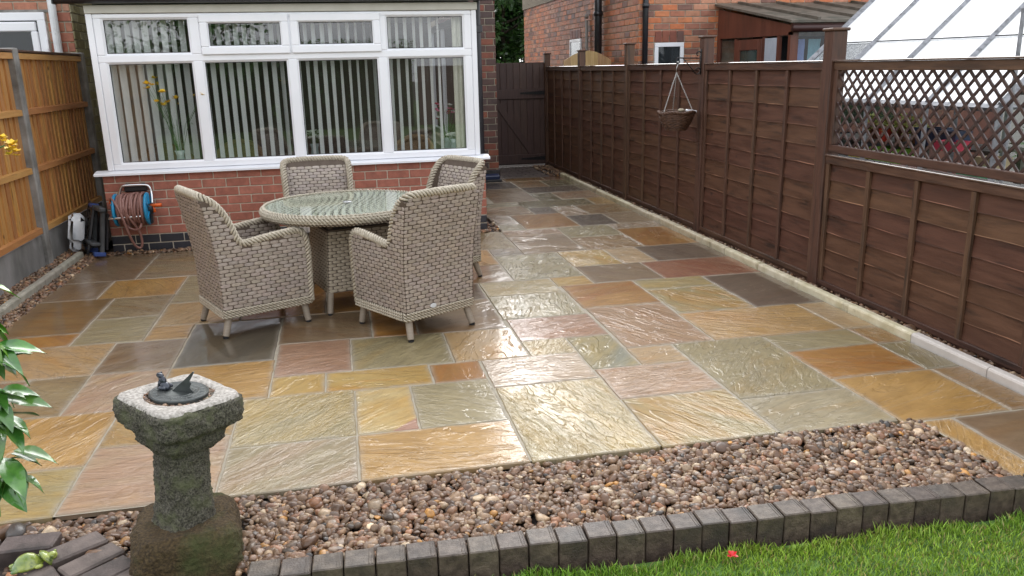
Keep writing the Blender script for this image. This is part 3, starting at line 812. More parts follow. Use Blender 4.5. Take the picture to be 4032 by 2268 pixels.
q = MB(); q.box(-3.9, .15, FY - .06, 3.84, 2.40, 2.43, Matrix.Translation((0, 0, 0)) @ Matrix.Shear('XY', 4, (0, 0)))
roof = MB(); roof.prism([(-3.9, FY - .07, 2.385), (-3.9, FY - .07, 2.43), (-3.9, 3.84, 3.28), (-3.9, 3.84, 3.23)], (4.08, 0, 0))
roof_o = roof.build('roof', pmat('slate_grey_tiles', (.05, .05, .055), (.085, .08, .08), 8, .5, bump=.4), cons)
for k in range(13):
    q = MB(); y = FY - .08 + k * .30; z = 2.435 + (y - FY + .07) * .219
    q.prism([(-3.9, y, z), (-3.9, y, z + .014), (-3.9, y + .33, z + .014 + .0723), (-3.9, y + .33, z + .0723)], (4.08, 0, 0)); q.build('tile_course', roof_o.data.materials[0], roof_o)
q = MB(); q.tube([(-.008, .155, 2.33), (-.008, .155, .0)], .034, 12)
q.cbox(-.042, .036, .11, .20, 2.02, 2.09, .004)
q.build('downpipe', MT['black'], cons, smooth=False)
q = MB(); q.box(-3.6, -.1, .1, 3.8, 0, .02); q.build('floor', pmat('dark_inside_floor', (.06, .045, .035), (.09, .07, .05), 3, .6), cons)
q = MB(); q.box(-3.60, -.10, .081, .30, .762, .79); q.build('inner_sill', MT['upvc'], cons)
q = MB(); q.box(-3.6, -.1, 3.72, 3.80, .02, 2.4); q.build('inner_wall', pmat('inner_wall_paint', (.10, .075, .055), (.13, .10, .075), 2, .7), cons)
q = MB(); q.box(-3.6, -.1, .1, 3.8, 2.30, 2.33); q.build('ceiling', pmat('inner_ceiling', (.22, .21, .19), None, 2, .7), cons)

# vertical blinds: one per pair of bays
MT['blind'] = pmat('blind_fabric', (.78, .80, .78), (.85, .87, .85), 40, .7, stretch=(3, 3, .4))
br = random.Random(4)
def blind(name, label, x0, x1, ang0, ang1):
    t = thing(name, label, 'blind', ((x0 + x1) / 2, .17, 0))
    q = MB(); q.box(x0 - t.location.x, x1 - t.location.x, -.02, .02, 2.20, 2.235); q.build('headrail', MT['upvc'], t)
    n = int((x1 - x0) / .0815)
    for i in range(n):
        x = x0 + .04 + i * .0815 + br.uniform(-.004, .004)
        a = RAD(ang0 + (ang1 - ang0) * i / max(1, n - 1) + br.uniform(-5, 5))
        q = MB(); w = .0445; k = 5; rows = 6
        vs = []; zs = np.linspace(.852, 2.20, rows); tw = br.uniform(-.10, .10)
        for z in zs:
            for j in range(k):
                s_ = -1 + 2 * j / (k - 1); bow = .006 * (1 - s_ * s_)
                aa = a + tw * (z - 1.5)
                vs.append((s_ * w * math.cos(aa) - bow * math.sin(aa), s_ * w * math.sin(aa) + bow * math.cos(aa), z))
        fs = [(r_ * k + j, r_ * k + j + 1, (r_ + 1) * k + j + 1, (r_ + 1) * k + j) for r_ in range(rows - 1) for j in range(k - 1)]
        q.add(vs, fs); q.add([(p[0] * .999, p[1] + .0012, p[2]) for p in vs], [f[::-1] for f in fs])
        o = q.build('slat', MT['blind'], t, smooth=True); o.location = (x - t.location.x, 0, 0)
    q = MB(); pts = []
    for i in range(n * 2):
        x = x0 + .04 + i * .0815 / 2 - t.location.x
        pts.append((x, .0, .862 - (.014 if i % 2 else 0)))
    q.tube(pts, .0022, 4); q.build('bead_chain', MT['upvc'], t)
    return t
blind('vertical_blind', 'white vertical blind slats behind the two left hand conservatory panes', -3.55, -1.86, 64, 67)
blind('vertical_blind', 'white vertical blind slats behind the two right hand conservatory panes', -1.84, -.30, 67, 69)
q = MB()
vs = []; k = 13
for z in (.85, 2.2):
    for j in range(k): vs.append((-.275 + .15 * j / (k - 1), .14 + .02 * math.sin(j * 1.7) , z))
q.add(vs, [(j, j + 1, k + j + 1, k + j) for j in range(k - 1)])
tag(q.build('side_blind', pmat('cream_blind', (.60, .60, .50), (.68, .67, .57), 20, .7), None, True), 'gathered cream blind at the right hand end inside the conservatory', 'blind')

# things inside
MT['cane'] = pmat('dark_cane', (.20, .12, .055), (.34, .22, .11), 40, .55, bump=.8, bscale=80, stretch=(1, 1, 3))
def cane_chair(label, x, y, rz, w=.55):
    t = thing('cane_armchair', label, 'armchair', (x, y, .02), rz)
    q = MB()
    pts = [(w / 2 * math.cos(a), .05 + .30 * math.sin(a), .62 + .30 * max(0, math.sin(a)) ** .8) for a in np.linspace(-.25, math.pi + .25, 19)]
    q.tube(pts, .034, 8); q.build('top_roll', MT['cane'], t, True)
    q = MB(); vs = [];
    for p in pts: vs += [(p[0], p[1], p[2]), (p[0] * .9, p[1] * .9, .25)]
    q.add(vs, [(2 * i, 2 * i + 2, 2 * i + 3, 2 * i + 1) for i in range(len(pts) - 1)]); q.build('back', MT['cane'], t, True)
    q = MB(); q.cbox(-w / 2 + .05, w / 2 - .05, -.28, .28, .22, .42, .03); q.build('seat', pmat('cane_cushion', (.30, .22, .12), (.36, .28, .18), 6, .8), t)
    for sx in (-1, 1):
        for sy in (-1, 1):
            q = MB(); q.tube([(sx * (w / 2 - .06), sy * .22, .24), (sx * (w / 2 - .05), sy * .24, 0)], .02, 6); q.build('leg', MT['cane'], t)
    return t
cane_chair('cane armchair inside behind the second pane, facing the glass', -2.55, .85, 0)
cane_chair('cane armchair inside behind the leftmost pane, turned sideways', -3.15, .75, .6)
cane_chair('low cane armchair inside behind the rightmost pane', -.78, .62, -.5)
MT['petal_w'] = pmat('white_petals', (.70, .72, .66), (.80, .82, .78), 20, .6); MT['petal_p'] = pmat('pink_petals', (.62, .16, .28), (.75, .30, .42), 30, .6)
MT['petal_r'] = pmat('red_petals', (.42, .02, .04), (.55, .04, .07), 30, .6); MT['petal_y'] = pmat('yellow_petals', (.72, .46, .02), (.85, .62, .06), 20, .55)
MT['stem'] = pmat('green_stems', (.05, .12, .025), (.09, .19, .05), 20, .55); MT['vase'] = pmat('vase_glass', (.35, .42, .40), None, 3, .08, coat=.5)
def blossom(m, c, r, rr, n=7):
    c = Vector(c)
    for i in range(n):
        a = 2 * math.pi * i / n + rr.uniform(-.3, .3); el = rr.uniform(.1, .9)
        d = Vector((math.cos(a) * math.cos(el), math.sin(a) * math.cos(el), math.sin(el))); s_ = d.cross(Vector((0, 0, 1))).normalized() * r * .5
        m.add([c, c + d * r * .6 + s_, c + d * r * 1.1, c + d * r * .6 - s_], [(0, 1, 2, 3)])
def bouquet(label, x, y, z, h, mats, nb, sp, seed, rr_=.03):
    t = thing('vase_of_flowers', label, 'flowers', (x, y, z)); rr = random.Random(seed)
    q = MB(); q.lathe([(.035, 0), (.045, .05), (.035, .12), (.05, .17)], 14); q.build('vase', MT['vase'], t, True)
    st = MB(); heads = [MB() for _ in mats]
    for i in range(nb):
        a = rr.uniform(0, 6.28); d = sp * rr.random() ** .5; p = (d * math.cos(a), d * math.sin(a) * .6, h * rr.uniform(.7, 1.0))
        st.tube([(0, 0, .06), (p[0] * .4, p[1] * .4, p[2] * .6), p], .0016, 5)
        blossom(heads[i % len(mats)], p, rr_ * rr.uniform(.7, 1.1), rr, 9)
        lf = Vector((p[0] * .6, p[1] * .6, p[2] * .6)); dd = Vector((rr.uniform(-1, 1), rr.uniform(-1, 1), .4)).normalized() * .06
        st.add([lf, lf + dd * .5 + Vector((0, .012, 0)), lf + dd, lf + dd * .5 - Vector((0, .012, 0))], [(0, 1, 2, 3)])
    st.build('stems', MT['stem'], t)
    for m_, mt in zip(heads, mats): m_.build('blossoms', mt, t)
bouquet('pink, red and white cut flowers in a vase inside the rightmost pane', -.33, .40, .79, .52, [MT['petal_p'], MT['petal_r'], MT['petal_w']], 22, .15, 2, .028)
bouquet('short bunch of white flowers inside below the pink ones', -.28, .24, .79, .22, [MT['petal_w']], 16, .08, 3, .035)
bouquet('small white orchid in a pot inside the third pane', -1.72, .30, .79, .30, [MT['petal_w']], 14, .08, 6, .03)
bouquet('added yellow flowers inside the leftmost pane, imitating a reflection in the glass', -3.0, .118, .79, .86, [MT['petal_y']], 17, .32, 5, .042)  # added bouquet, stands in for yellow flowers mirrored in the pane

# ================================================================== own house behind the conservatory
house = thing('brick_house', 'dark red brick house end rising behind the right side of the conservatory', 'house', (0, 3.86, 0))
W0 = MB(); W0.box(-4.24, .868, .006, 5.0, -.1, 5.6); core_h = W0.build('wall', MT['mortar_old'], house)
hp = lay(.875, 52, .236, .0945, .118, .236)
vis = [p for p in hp if p[2] < 30]
# Flemish-like corner: odd courses show two headers
hp2 = []
for (a, e, c) in [p for p in lay(.875, 56, .24, .0945, .24, .12)]: hp2.append((a, e, c))
place_bricks(core_h, [p for p in hp2 if p[2] < 32], (0, 0), 0, .0945, .012, lambda c: BR['house'])
join_bricks('upper_bricks', core_h, [p for p in hp2 if p[2] >= 32], (0, 0), 0, .0945, .012, BR['house_j'], HOUSE)
q = MB(); q.prism([(-4.4, -.3, 5.55), (-4.4, -.3, 5.62), (-4.4, 2.6, 8.0), (-4.4, 5.3, 5.62), (-4.4, 5.3, 5.55)], (5.5, 0, 0)); q.build('roof', roof_o.data.materials[0], house)
# plinth, a touch proud and dark
q = MB(); q.cbox(.60, .885, -.02, .0, -.02, .17, .006); q.build('plinth', pmat('tarred_plinth', (.018, .018, .02), (.05, .045, .045), 20, .5, bump=.5), house)
# blue lidded drain cover beside the plinth
t = thing('drain_cover', 'blue plastic lid on a black base at the foot of the dark brick corner', 'cover', (.70, 3.74, 0))
q = MB(); q.cbox(-.24, .185, -.03, .10, 0, .035, .006); q.build('base', MT['black'], t)
q = MB(); q.cbox(-.22, .155, -.012, .085, .036, .10, .01, Matrix.Rotation(.25, 4, 'X')); q.build('lid', pmat('blue_plastic', (.016, .030, .085), (.024, .042, .11), 4, .3, coat=.3), t)

# ================================================================== neighbour's house on the left
nb = thing('brick_house', 'orange red brick house with a white window above the honey coloured fence', 'house', (-4.28, 1.9, 0))
W0 = MB(); W0.box(-4.0, -.006, .006, 3.5, -.1, 5.6); cw = W0.build('wall', MT['mortar_old'], nb)
hl = [(0.0, 2.93 + .05, 14, 21)]
wx1 = 4.0 - .255
pcs = lay(4.0, 30, .245, .108, .245, .122, holes=[(wx1 - 1.2, wx1, 8, 22)])
BRL = brick_mat('pale_red_brick', [(.40, .145, .085), (.43, .17, .10), (.38, .135, .08), (.44, .22, .14), (.36, .125, .075)], dirt=(.22, .11, .07))
place_bricks(cw, [p for p in pcs if p[0] > 2.0 and p[2] > 14 and p[2] < 26], (-4.0, 0), 0, .108, .014, lambda c: BRL)
join_bricks('lower_bricks', cw, [p for p in pcs if not (p[0] > 2.0 and p[2] > 14 and p[2] < 26)], (-4.0, 0), 0, .108, .014, brick_mat('pale_red_brick_far', RED, attr=True), [(.40, .145, .085), (.43, .17, .10)])
KH = brick_mat('mossy_khaki_brick', [(.30, .26, .13), (.36, .31, .17), (.25, .21, .11), (.40, .36, .22)], dirt=(.13, .12, .06), bump=.6)
place_bricks(cw, lay(1.6, 27, .235, .0945, .235, .118), (0, 0), math.pi / 2, .0945, .012, lambda c: KH, proud=.006)
wn_ = MB(); wz0, wz1 = 8 * .108, 2.372; a, e = wx1 - 1.2 - 4.0, wx1 - 4.0 - .01
for s_ in ((a, e, wz1 - .085, wz1), (a, e, wz0, wz0 + .08), (a, a + .08, wz0 + .08, wz1 - .085), (e - .085, e, wz0 + .08, wz1 - .085)):
    wn_.cbox(s_[0], s_[1], -.03, .06, s_[2], s_[3], .006)
win = wn_.build('window', MT['upvc'], nb)
q = MB(); q.cbox(a + .10, e - .10, -.045, .03, wz1 - .20, wz1 - .10, .01); q.cbox(e - .16, e - .09, -.045, .03, wz0 + .09, wz1 - .201, .01); q.build('sash', MT['upvc'], win)
q = MB(); q.box(a + .08, e - .08, -.016, -.012, wz0 + .08, wz1 - .085); q.build('pane', MT['glass_far'], win)
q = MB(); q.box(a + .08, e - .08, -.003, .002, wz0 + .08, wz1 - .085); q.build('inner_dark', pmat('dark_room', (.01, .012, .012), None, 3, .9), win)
q = MB(); q.cbox(e - .02, e + .005, -.06, -.031, 1.98, 2.09, .004); q.build('hinge', MT['upvc'], win)
q = MB(); q.tube([(-.165, -.06, 3.2), (-.165, -.06, 0)], .042, 12); q.build('downpipe', MT['upvc_dirty'], nb)
q = MB(); q.box(wx1 - 1.3 - 4, wx1 + .08 - 4, -.01, .02, wz1 + .003, wz1 + .03); q.build('lintel', MT['concrete'], nb)

# ================================================================== neighbour's house on the right
NX, NY = 2.94, 3.50
nh = thing('brick_house', 'large orange brick house beyond the brown fence, with two black drainpipes', 'house', (NX, NY, 0))
W0 = MB(); W0.box(.006, 4.6, .006, 7.7, -.2, 5.3); nw = W0.build('wall', MT['mortar_old'], nh)
W0 = MB(); W0.box(-.03, 4.62, .002, 7.72, 2.93, 5.3); W0.build('pebbledash', pmat('pebbledash', (.20, .165, .12), (.36, .31, .24), 60, .9, bump=1.0, bscale=150, bdist=.01), nh)
bh = .0895
rear = lay(4.6, 60, .24, bh, .24, .12, holes=[(.245, .715, 18, 22), (1.25, 4.4, 0, 25)])
side_ = lay(7.7, 33, .24, bh, .24, .12, holes=[(7.7 - 3.72, 7.7 - 2.95, 18, 24)])
inview = [p for p in rear if 16 < p[2] < 36 and p[0] < 3.3]
place_bricks(nw, inview, (0, 0), 0, bh, .012, lambda c: BR['orange'])
near_side = [p for p in side_ if p[1] > 7.7 - 1.7 and p[2] > 18]
ids = set(near_side)
# side wall runs away from the corner: face normal -x
place_bricks(nw, near_side, (0, 7.7), -math.pi / 2, bh, .012, lambda c: BR['orange'])
join_bricks('far_bricks', nw, [p for p in side_ if p not in ids], (0, 7.7), -math.pi / 2, bh, .012, BR['orange_j'], ORANGE, seed=8)
inv = set(inview)
join_bricks('other_bricks', nw, [p for p in rear if p not in inv and p[2] < 33], (0, 0), 0, bh, .012, BR['orange_j'], ORANGE, seed=9)
q = MB(); q.prism([(-.4, -.4, 5.2), (5, -.4, 5.2), (5, 8.2, 5.2), (-.4, 8.2, 5.2)], (0, 0, .12)); q.build('eaves', MT['black'], nh)
q = MB(); q.add([(-.4, -.4, 5.322), (5, -.4, 5.322), (5, 8.2, 5.322), (-.4, 8.2, 5.322), (2.2, 2.6, 7.2), (2.4, 5.4, 7.2)], [(0, 1, 4), (1, 2, 5, 4), (2, 3, 5), (3, 0, 4, 5)]); q.build('roof', roof_o.data.materials[0], nh)
def pipe(x, y, r, name='drainpipe', z1=5.2, mat=None):
    q = MB(); q.tube([(x, y, z1), (x, y, 0)], r, 14)
    for z in (.9, 2.45): q.tube([(x, y, z), (x, y, z + .07)], r * 1.22, 14)
    return q.build(name, mat or MT['black'], nh, True)
pipe(-.085, 1.70, .062); pipe(.085, -.05, .042)
pipe(-.05, 2.47, .026, 'flue_pipe', 2.42, pmat('grey_pipe', (.26, .25, .23), None, 5, .6))
def small_window(face, u0, u1, z0, z1, fw):
    """face 'rear' or 'side'"""
    M = Matrix.Identity(4) if face == 'rear' else Matrix.Translation((0, 7.7, 0)) @ Matrix.Rotation(-math.pi / 2, 4, 'Z')
    q = MB()
    for s_ in ((u0, u1, z1 - fw, z1), (u0, u1, z0, z0 + fw), (u0, u0 + fw, z0 + fw, z1 - fw), (u1 - fw, u1, z0 + fw, z1 - fw)): q.cbox(s_[0], s_[1], -.02, .05, s_[2], s_[3], .005, M)
    w = q.build('window', MT['upvc'], nh)
    q = MB(); q.box(u0 + fw, u1 - fw, -.010, -.007, z0 + fw, z1 - fw, M); q.build('pane', MT['glass_far'], w)
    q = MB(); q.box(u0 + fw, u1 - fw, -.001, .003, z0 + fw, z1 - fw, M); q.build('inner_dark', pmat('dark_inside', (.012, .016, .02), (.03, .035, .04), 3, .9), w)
    n_ = 4
    for i in range(n_):
        q = MB(); a_ = u0 + (u1 - u0) * i / n_; q.cbox(a_ + .006, a_ + (u1 - u0) / n_ - .006, -.012, .03, z1 + .008, z1 + .008 + .155, .005, M); q.build('lintel_brick', BR['house'], w)
small_window('rear', .25, .71, 1.45, 1.965, .06)
small_window('side', 7.7 - 3.70, 7.7 - 2.97, 1.62, 2.135, .05)
q = MB(); q.tube([(-.02, 1.5, 2.78), (-.02, .6, 2.66), (-.02, .15, 2.70), (.05, -.03, 2.72), (.3, -.03, 2.66)], .012, 6); q.tube([(-.02, 3.9, 2.9), (-.02, 2.4, 2.84), (-.02, 1.5, 2.72)], .012, 6)
q.build('cable', pmat('grey_cable', (.14, .12, .10), None, 5, .6), nh)

# lean-to porch on its back wall
lt = thing('lean_to_porch', 'red brown timber lean-to porch with a felt roof against the orange brick house', 'porch', (4.178, 1.38, 0))
RBM = pmat('red_brown_paint', (.125, .038, .022), (.165, .055, .032), 4, .45, stretch=(2, 2, .4), dirt=(.06, .022, .015), dirt_scale=3, bump=.15, bscale=30)
q = MB(); q.prism([(0, 0, 1.98), (0, 2.1, 2.0), (0, 2.1, 2.42), (0, 0, 2.10)], (.03, 0, 0)); q.build('side_fascia', RBM, lt)
q = MB(); q.box(0, 3.2, -.03, .0, 2.03, 2.125); q.build('front_fascia', RBM, lt)
q = MB(); q.tube([(-.02, -.07, 2.06), (3.2, -.07, 2.05)], .045, 10); q.build('gutter', pmat('maroon_gutter', (.05, .018, .015), None, 5, .4), lt, True)
felt = pmat('brown_grey_felt', (.10, .085, .066), (.18, .155, .125), 9, .6, bump=.5, bscale=60, dirt=(.05, .055, .04), dirt_scale=4)
rf = MB(); rf.prism([(-.06, -.10, 2.125), (-.06, 2.1, 2.47), (-.06, 2.1, 2.50), (-.06, -.10, 2.155)], (3.3, 0, 0)); rfo = rf.build('roof', felt, lt)
for k in range(5):
    q = MB(); x = .3 + k * .62; q.prism([(x, -.10, 2.157), (x, 2.1, 2.502), (x, 2.1, 2.535), (x, -.10, 2.19)], (.045, 0, 0)); q.build('roof_batten', felt, rfo)
q = MB(); q.box(0, .05, 0, .06, 0, 2.02); q.box(0, .04, .28, .34, 0, 1.98); q.box(0, .04, .66, .72, 0, 1.98); q.box(0, .04, 1.48, 1.54, 0, 1.98); q.box(0, .04, 2.02, 2.1, 0, 2.0)
q.build('side_posts', RBM, lt)
d = MB(); 
for s_ in ((.72, .84, 0, 1.96), (1.36, 1.48, 0, 1.96), (.84, 1.36, 1.82, 1.96), (.84, 1.36, 0, .9)): d.cbox(-.01, .03, s_[0], s_[1], s_[2], s_[3], .005)
do = d.build('door', RBM, lt)
q = MB(); q.box(.008, .012, .84, 1.36, .9, 1.82); q.build('pane', pmat('green_door_glass', (.02, .045, .038), (.03, .06, .05), 6, .15), do)
q = MB(); q.cbox(.0, .02, .345, .50, .1, 1.96, .004); q.cbox(.0, .02, .505, .655, .1, 1.96, .004); q.build('white_panel', pmat('pale_blue_white', (.42, .47, .53), (.5, .54, .6), 5, .5), lt)
q = MB(); q.box(.02, .025, 1.54, 2.02, 0, 1.96); q.build('side_pane', MT['glass_far'], lt)
f = MB(); f.box(.05, .11, .0, .05, 0, 2.02); f.box(.62, .70, .0, .05, 0, 2.02); f.box(1.6, 1.68, 0, .05, 0, 2.02); f.box(.11, .62, .0, .05, .75, .85); f.box(.70, 1.6, 0, .05, .75, .85); f.box(1.68, 3.2, 0, .05, 0, 2.02); f.build('front_frame', RBM, lt)
q = MB(); q.box(.11, .62, .02, .025, .85, 2.02); q.box(.70, 1.6, .02, .025, .85, 2.02); q.build('front_pane', MT['glass_far'], lt)
q = MB(); q.box(.12, 3.1, 1.2, 1.22, 0, 2.0); q.build('inner_partition', pmat('dark_porch_inside', (.012, .014, .02), (.03, .032, .04), 3, .8), lt)
for (lab, x, wd, zl, c) in (('pale lilac towel hanging inside the porch window', 4.37, .19, .37, (.22, .28, .55)), ('pale turquoise towel hanging inside the porch window', 4.60, .17, .42, (.20, .38, .46))):
    q = MB(); vs = []; k = 9
    for iz in range(6):
        for j in range(k): vs.append((x + wd * (j / (k - 1) - .5) + rnd.uniform(-.004, .004), 1.52 + .012 * math.sin(j * 1.6 + iz * .4), 1.93 - zl * iz / 5))
    q.add(vs, [(i * k + j, i * k + j + 1, (i + 1) * k + j + 1, (i + 1) * k + j) for i in range(5) for j in range(k - 1)])
    tag(q.build('towel', pmat('towel_cloth', c, tuple(v * 1.15 for v in c), 60, .8), None, True), lab, 'towel')

# ================================================================== brown lap fence on the right
FXI = 2.045                               # garden-side face of the boards
fence = thing('lap_panel_fence', 'long dark brown overlap panel fence with capped posts along the patio', 'fence', (0, 0, 0))
fr_ = random.Random(21)
post_y = [5.52, 3.45, 1.40, -.80, -2.95, -5.06]
post_w = [.095, .095, .10, .105, .115, .115]
post_z = [1.86, 1.865, 1.90, 1.90, 1.87, 1.12]
for y, w, z in zip(post_y, post_w, post_z):
    q = MB(); q.cbox(FXI - .035, FXI - .035 + w, y - w / 2, y + w / 2, -.1, z, .005); po = q.build('post', MT['fence_post'], fence)
    if z > 1.5:
        q = MB(); c = .014
        q.cbox(FXI - .035 - c, FXI - .035 + w + c, y - w / 2 - c, y + w / 2 + c, z, z + .022, .007); q.build('post_cap', MT['fence_post'], po)
def wavy_board(x, y0, y1, zb, zt, th, lean):
    """horizontal waney board: bottom edge uneven"""
    q = MB(); n = 14; vs = []
    ph = fr_.uniform(0, 6); am = fr_.uniform(.001, .0045)
    cols = []
    for i in range(n + 1):
        y = y0 + (y1 - y0) * i / n
        wv = am * math.sin(ph + i * .8) + fr_.uniform(-.002, .002)
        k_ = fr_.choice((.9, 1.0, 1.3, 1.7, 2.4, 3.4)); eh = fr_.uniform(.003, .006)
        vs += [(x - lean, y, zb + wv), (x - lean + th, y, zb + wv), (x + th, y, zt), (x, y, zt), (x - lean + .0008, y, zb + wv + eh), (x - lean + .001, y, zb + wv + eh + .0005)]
        cols += [(k_, k_ * 1.12, k_ * 1.25), (1, 1, 1), (1, 1, 1), (1, 1, 1), (k_, k_ * 1.12, k_ * 1.25), (1, 1, 1)]  # lower lip tinted lighter: painted highlight along the lap edge
    fs = []
    for i in range(n):
        a, b_ = 6 * i, 6 * (i + 1)
        fs += [(a, b_, b_ + 4, a + 4), (a + 4, b_ + 4, b_ + 5, a + 5), (a + 5, b_ + 5, b_ + 3, a + 3), (a, a + 1, b_ + 1, b_), (a + 1, a + 2, b_ + 2, b_ + 1), (a + 3, b_ + 3, b_ + 2, a + 2)]
    fs += [(0, 4, 5, 3, 2, 1), (6 * n, 6 * n + 1, 6 * n + 2, 6 * n + 3, 6 * n + 5, 6 * n + 4)]
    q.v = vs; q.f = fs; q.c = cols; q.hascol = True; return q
def lap_panel(y0, y1, z0, z1, nb_, battens, first=False):
    """y0 > y1"""
    ya, yb = min(y0, y1), max(y0, y1)
    h = (z1 - z0 - .06) / nb_
    for i in range(nb_):
        zb = z0 + .03 + i * h
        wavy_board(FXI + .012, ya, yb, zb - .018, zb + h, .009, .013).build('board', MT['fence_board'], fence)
    for t in battens:
        y = ya + (yb - ya) * t
        q = MB(); q.cbox(FXI - .020, FXI + .004, y - .019, y + .019, z0 + .012, z1 - .062, .003); q.build('batten', MT['fence_post'], fence)
    q = MB(); q.cbox(FXI - .024, FXI + .004, ya, yb, z1 - .060, z1 - .006, .003); q.build('top_rail', MT['fence'], fence)
    q = MB(); q.cbox(FXI - .022, FXI + .003, ya, yb, z0 - .004, z0 + .034, .003); q.build('bottom_rail', MT['fence'], fence)
    q = MB(); q.cbox(FXI - .03, FXI + .045, ya, yb, z1 - .005, z1 + .008, .003); q.build('capping', MT['wet_cap'], fence)
for k in range(4):
    a = post_y[k] - post_w[k] / 2; e = post_y[k + 1] + post_w[k + 1] / 2
    z1 = [1.655, 1.655, 1.662, 1.662][k]
    lap_panel(a, e, .045, z1, 11, [.01, .255, .50, .745, .99])
    q = MB(); q.box(FXI - .008, FXI + .03, min(a, e), max(a, e), -.06, .040); q.build('gravel_board', MT['fence'], fence)
# the lower panel under the trellis
a = post_y[4] - post_w[4] / 2; e = post_y[5] + post_w[5] / 2
lap_panel(a, e, .03, 1.0, 7, [.012, .255, .50, .745, .988])
fence.children[-1].data.materials[0] = MT['fence']
q = MB(); q.box(FXI - .008, FXI + .03, e, a, -.08, .025); q.build('gravel_board', MT['fence'], fence)
lap_panel(post_y[5] - post_w[5] / 2, -7.2, .03, 1.0, 7, [.01, .255, .50, .745, .99])

trel = thing('trellis', 'brown diamond lattice trellis standing on the low fence panel', 'trellis', (FXI, a, 1.01))
tl, th_ = a - e + .0, .655
def tq(): return MB()
q = tq(); q.cbox(-.012, .032, -tl, -.0, .59, .648, .004); q.build('frame_rail', MT['fence'], trel)
q = tq(); q.cbox(-.028, .034, -tl, .0, .649, .662, .003); q.build('capping', MT['wet_cap'], trel)
q = tq(); q.cbox(-.012, .032, -tl, .0, .012, .066, .004); q.build('frame_rail', MT['fence'], trel)
q = tq(); q.cbox(-.012, .032, -.05, -.002, .0665, .5895, .004); q.build('frame_stile', MT['fence_post'], trel)
q = tq(); q.cbox(-.012, .032, -tl + .002, -tl + .05, .0665, .5895, .004); q.build('frame_stile', MT['fence_post'], trel)
SLM = pmat('brown_lattice', (.040, .020, .016), (.075, .042, .034), 12, .45, rand=.3, coat=.2)
y0t, y1t, z0t, z1t = -tl + .04, -.04, .06, .595
for sgn, xo in ((1, .003), (-1, .0125)):
    k = -20
    while k < 60:
        # line: (y - y0t) = sgn*(z - z0t)*1.0 + k*step
        step = .100; c = y0t + k * step if sgn > 0 else y0t + k * step
        H = z1t - z0t; slope = 1.02
        pA = (c, z0t); pB = (c + sgn * H * slope, z1t)
        def clip(pa, pb):
            (ya, za), (yb, zb) = pa, pb; t0, t1 = 0.0, 1.0
            for lim, s_ in ((y0t, 1), (y1t, -1)):
                da, db = s_ * (ya - lim), s_ * (yb - lim)
                if da < 0 and db < 0: return None
                if da < 0: t0 = max(t0, da / (da - db))
                if db < 0: t1 = min(t1, da / (da - db))
            if t1 - t0 < .05: return None
            f_ = lambda t: (ya + (yb - ya) * t, za + (zb - za) * t)
            return f_(t0), f_(t1)
        s2 = clip(pA, pB); k += 1
        if s2 is None: continue
        (ya, za), (yb, zb) = s2
        d = Vector((0, yb - ya, zb - za)); ln = d.length; d.normalize(); nrm = Vector((0, -d.z, d.y)) * .0085
        P = Vector((xo, ya, za)); Q = Vector((xo, yb, zb))
        q = MB(); q.prism([P - nrm, P + nrm, Q + nrm, Q - nrm], (.009, 0, 0)); q.build('lattice_slat', SLM, trel)

# ------------------------------------------------------------------ dark gate
gate = thing('garden_gate', 'dark brown ledged and braced gate at the end of the side path', 'gate', (1.0, 5.56, 0))
for i in range(9):
    q = MB(); x = .02 + i * .114; q.cbox(x, x + .1138, .0, .02, .03, 1.735, .005); q.build('board', MT['gate'], gate)
q = MB(); q.cbox(.02, 1.045, -.032, -.001, 1.14, 1.30, .005); q.build('ledge', MT['gate'], gate)
q = MB(); q.cbox(.02, 1.045, -.032, -.001, .05, .20, .005); q.build('ledge', MT['gate'], gate)
q = MB(); q.prism([(.08, -.026, 1.14), (.20, -.026, 1.14), (.86, -.026, .20), (.74, -.026, .20)], (0, .024, 0)); q.build('brace', MT['gate'], gate)
for z in (1.235, .13):
    q = MB(); q.prism([(1.06, -.042, z - .035), (1.06, -.042, z + .035), (.58, -.042, z + .012), (.58, -.042, z - .012)], (0, .008, 0)); q.build('strap_hinge', MT['iron'], gate)
# pale arched gate next door
pg = thing('arched_gate', 'new pale timber gate with an arched top beside the orange house', 'gate', (2.14, 4.75, 0))
for i in range(7):
    x = .115 * i; top = 1.74 + .15 * math.sin(math.pi * (x + .057) / .80); top2 = lambda u: 1.745 + .15 * max(0, math.sin(math.pi * min(max(u, 0), .80) / .80))
    q = MB(); q.prism([(x, 0, .05), (x + .112, 0, .05), (x + .112, 0, top2(x + .112)), (x + .056, 0, top2(x + .056)), (x, 0, top2(x))], (0, .02, 0)); q.build('board', MT['pale_wood'], pg)
q = MB(); q.box(0, .80, .021, .05, 1.5, 1.58); q.build('rail', MT['pale_wood'], pg)

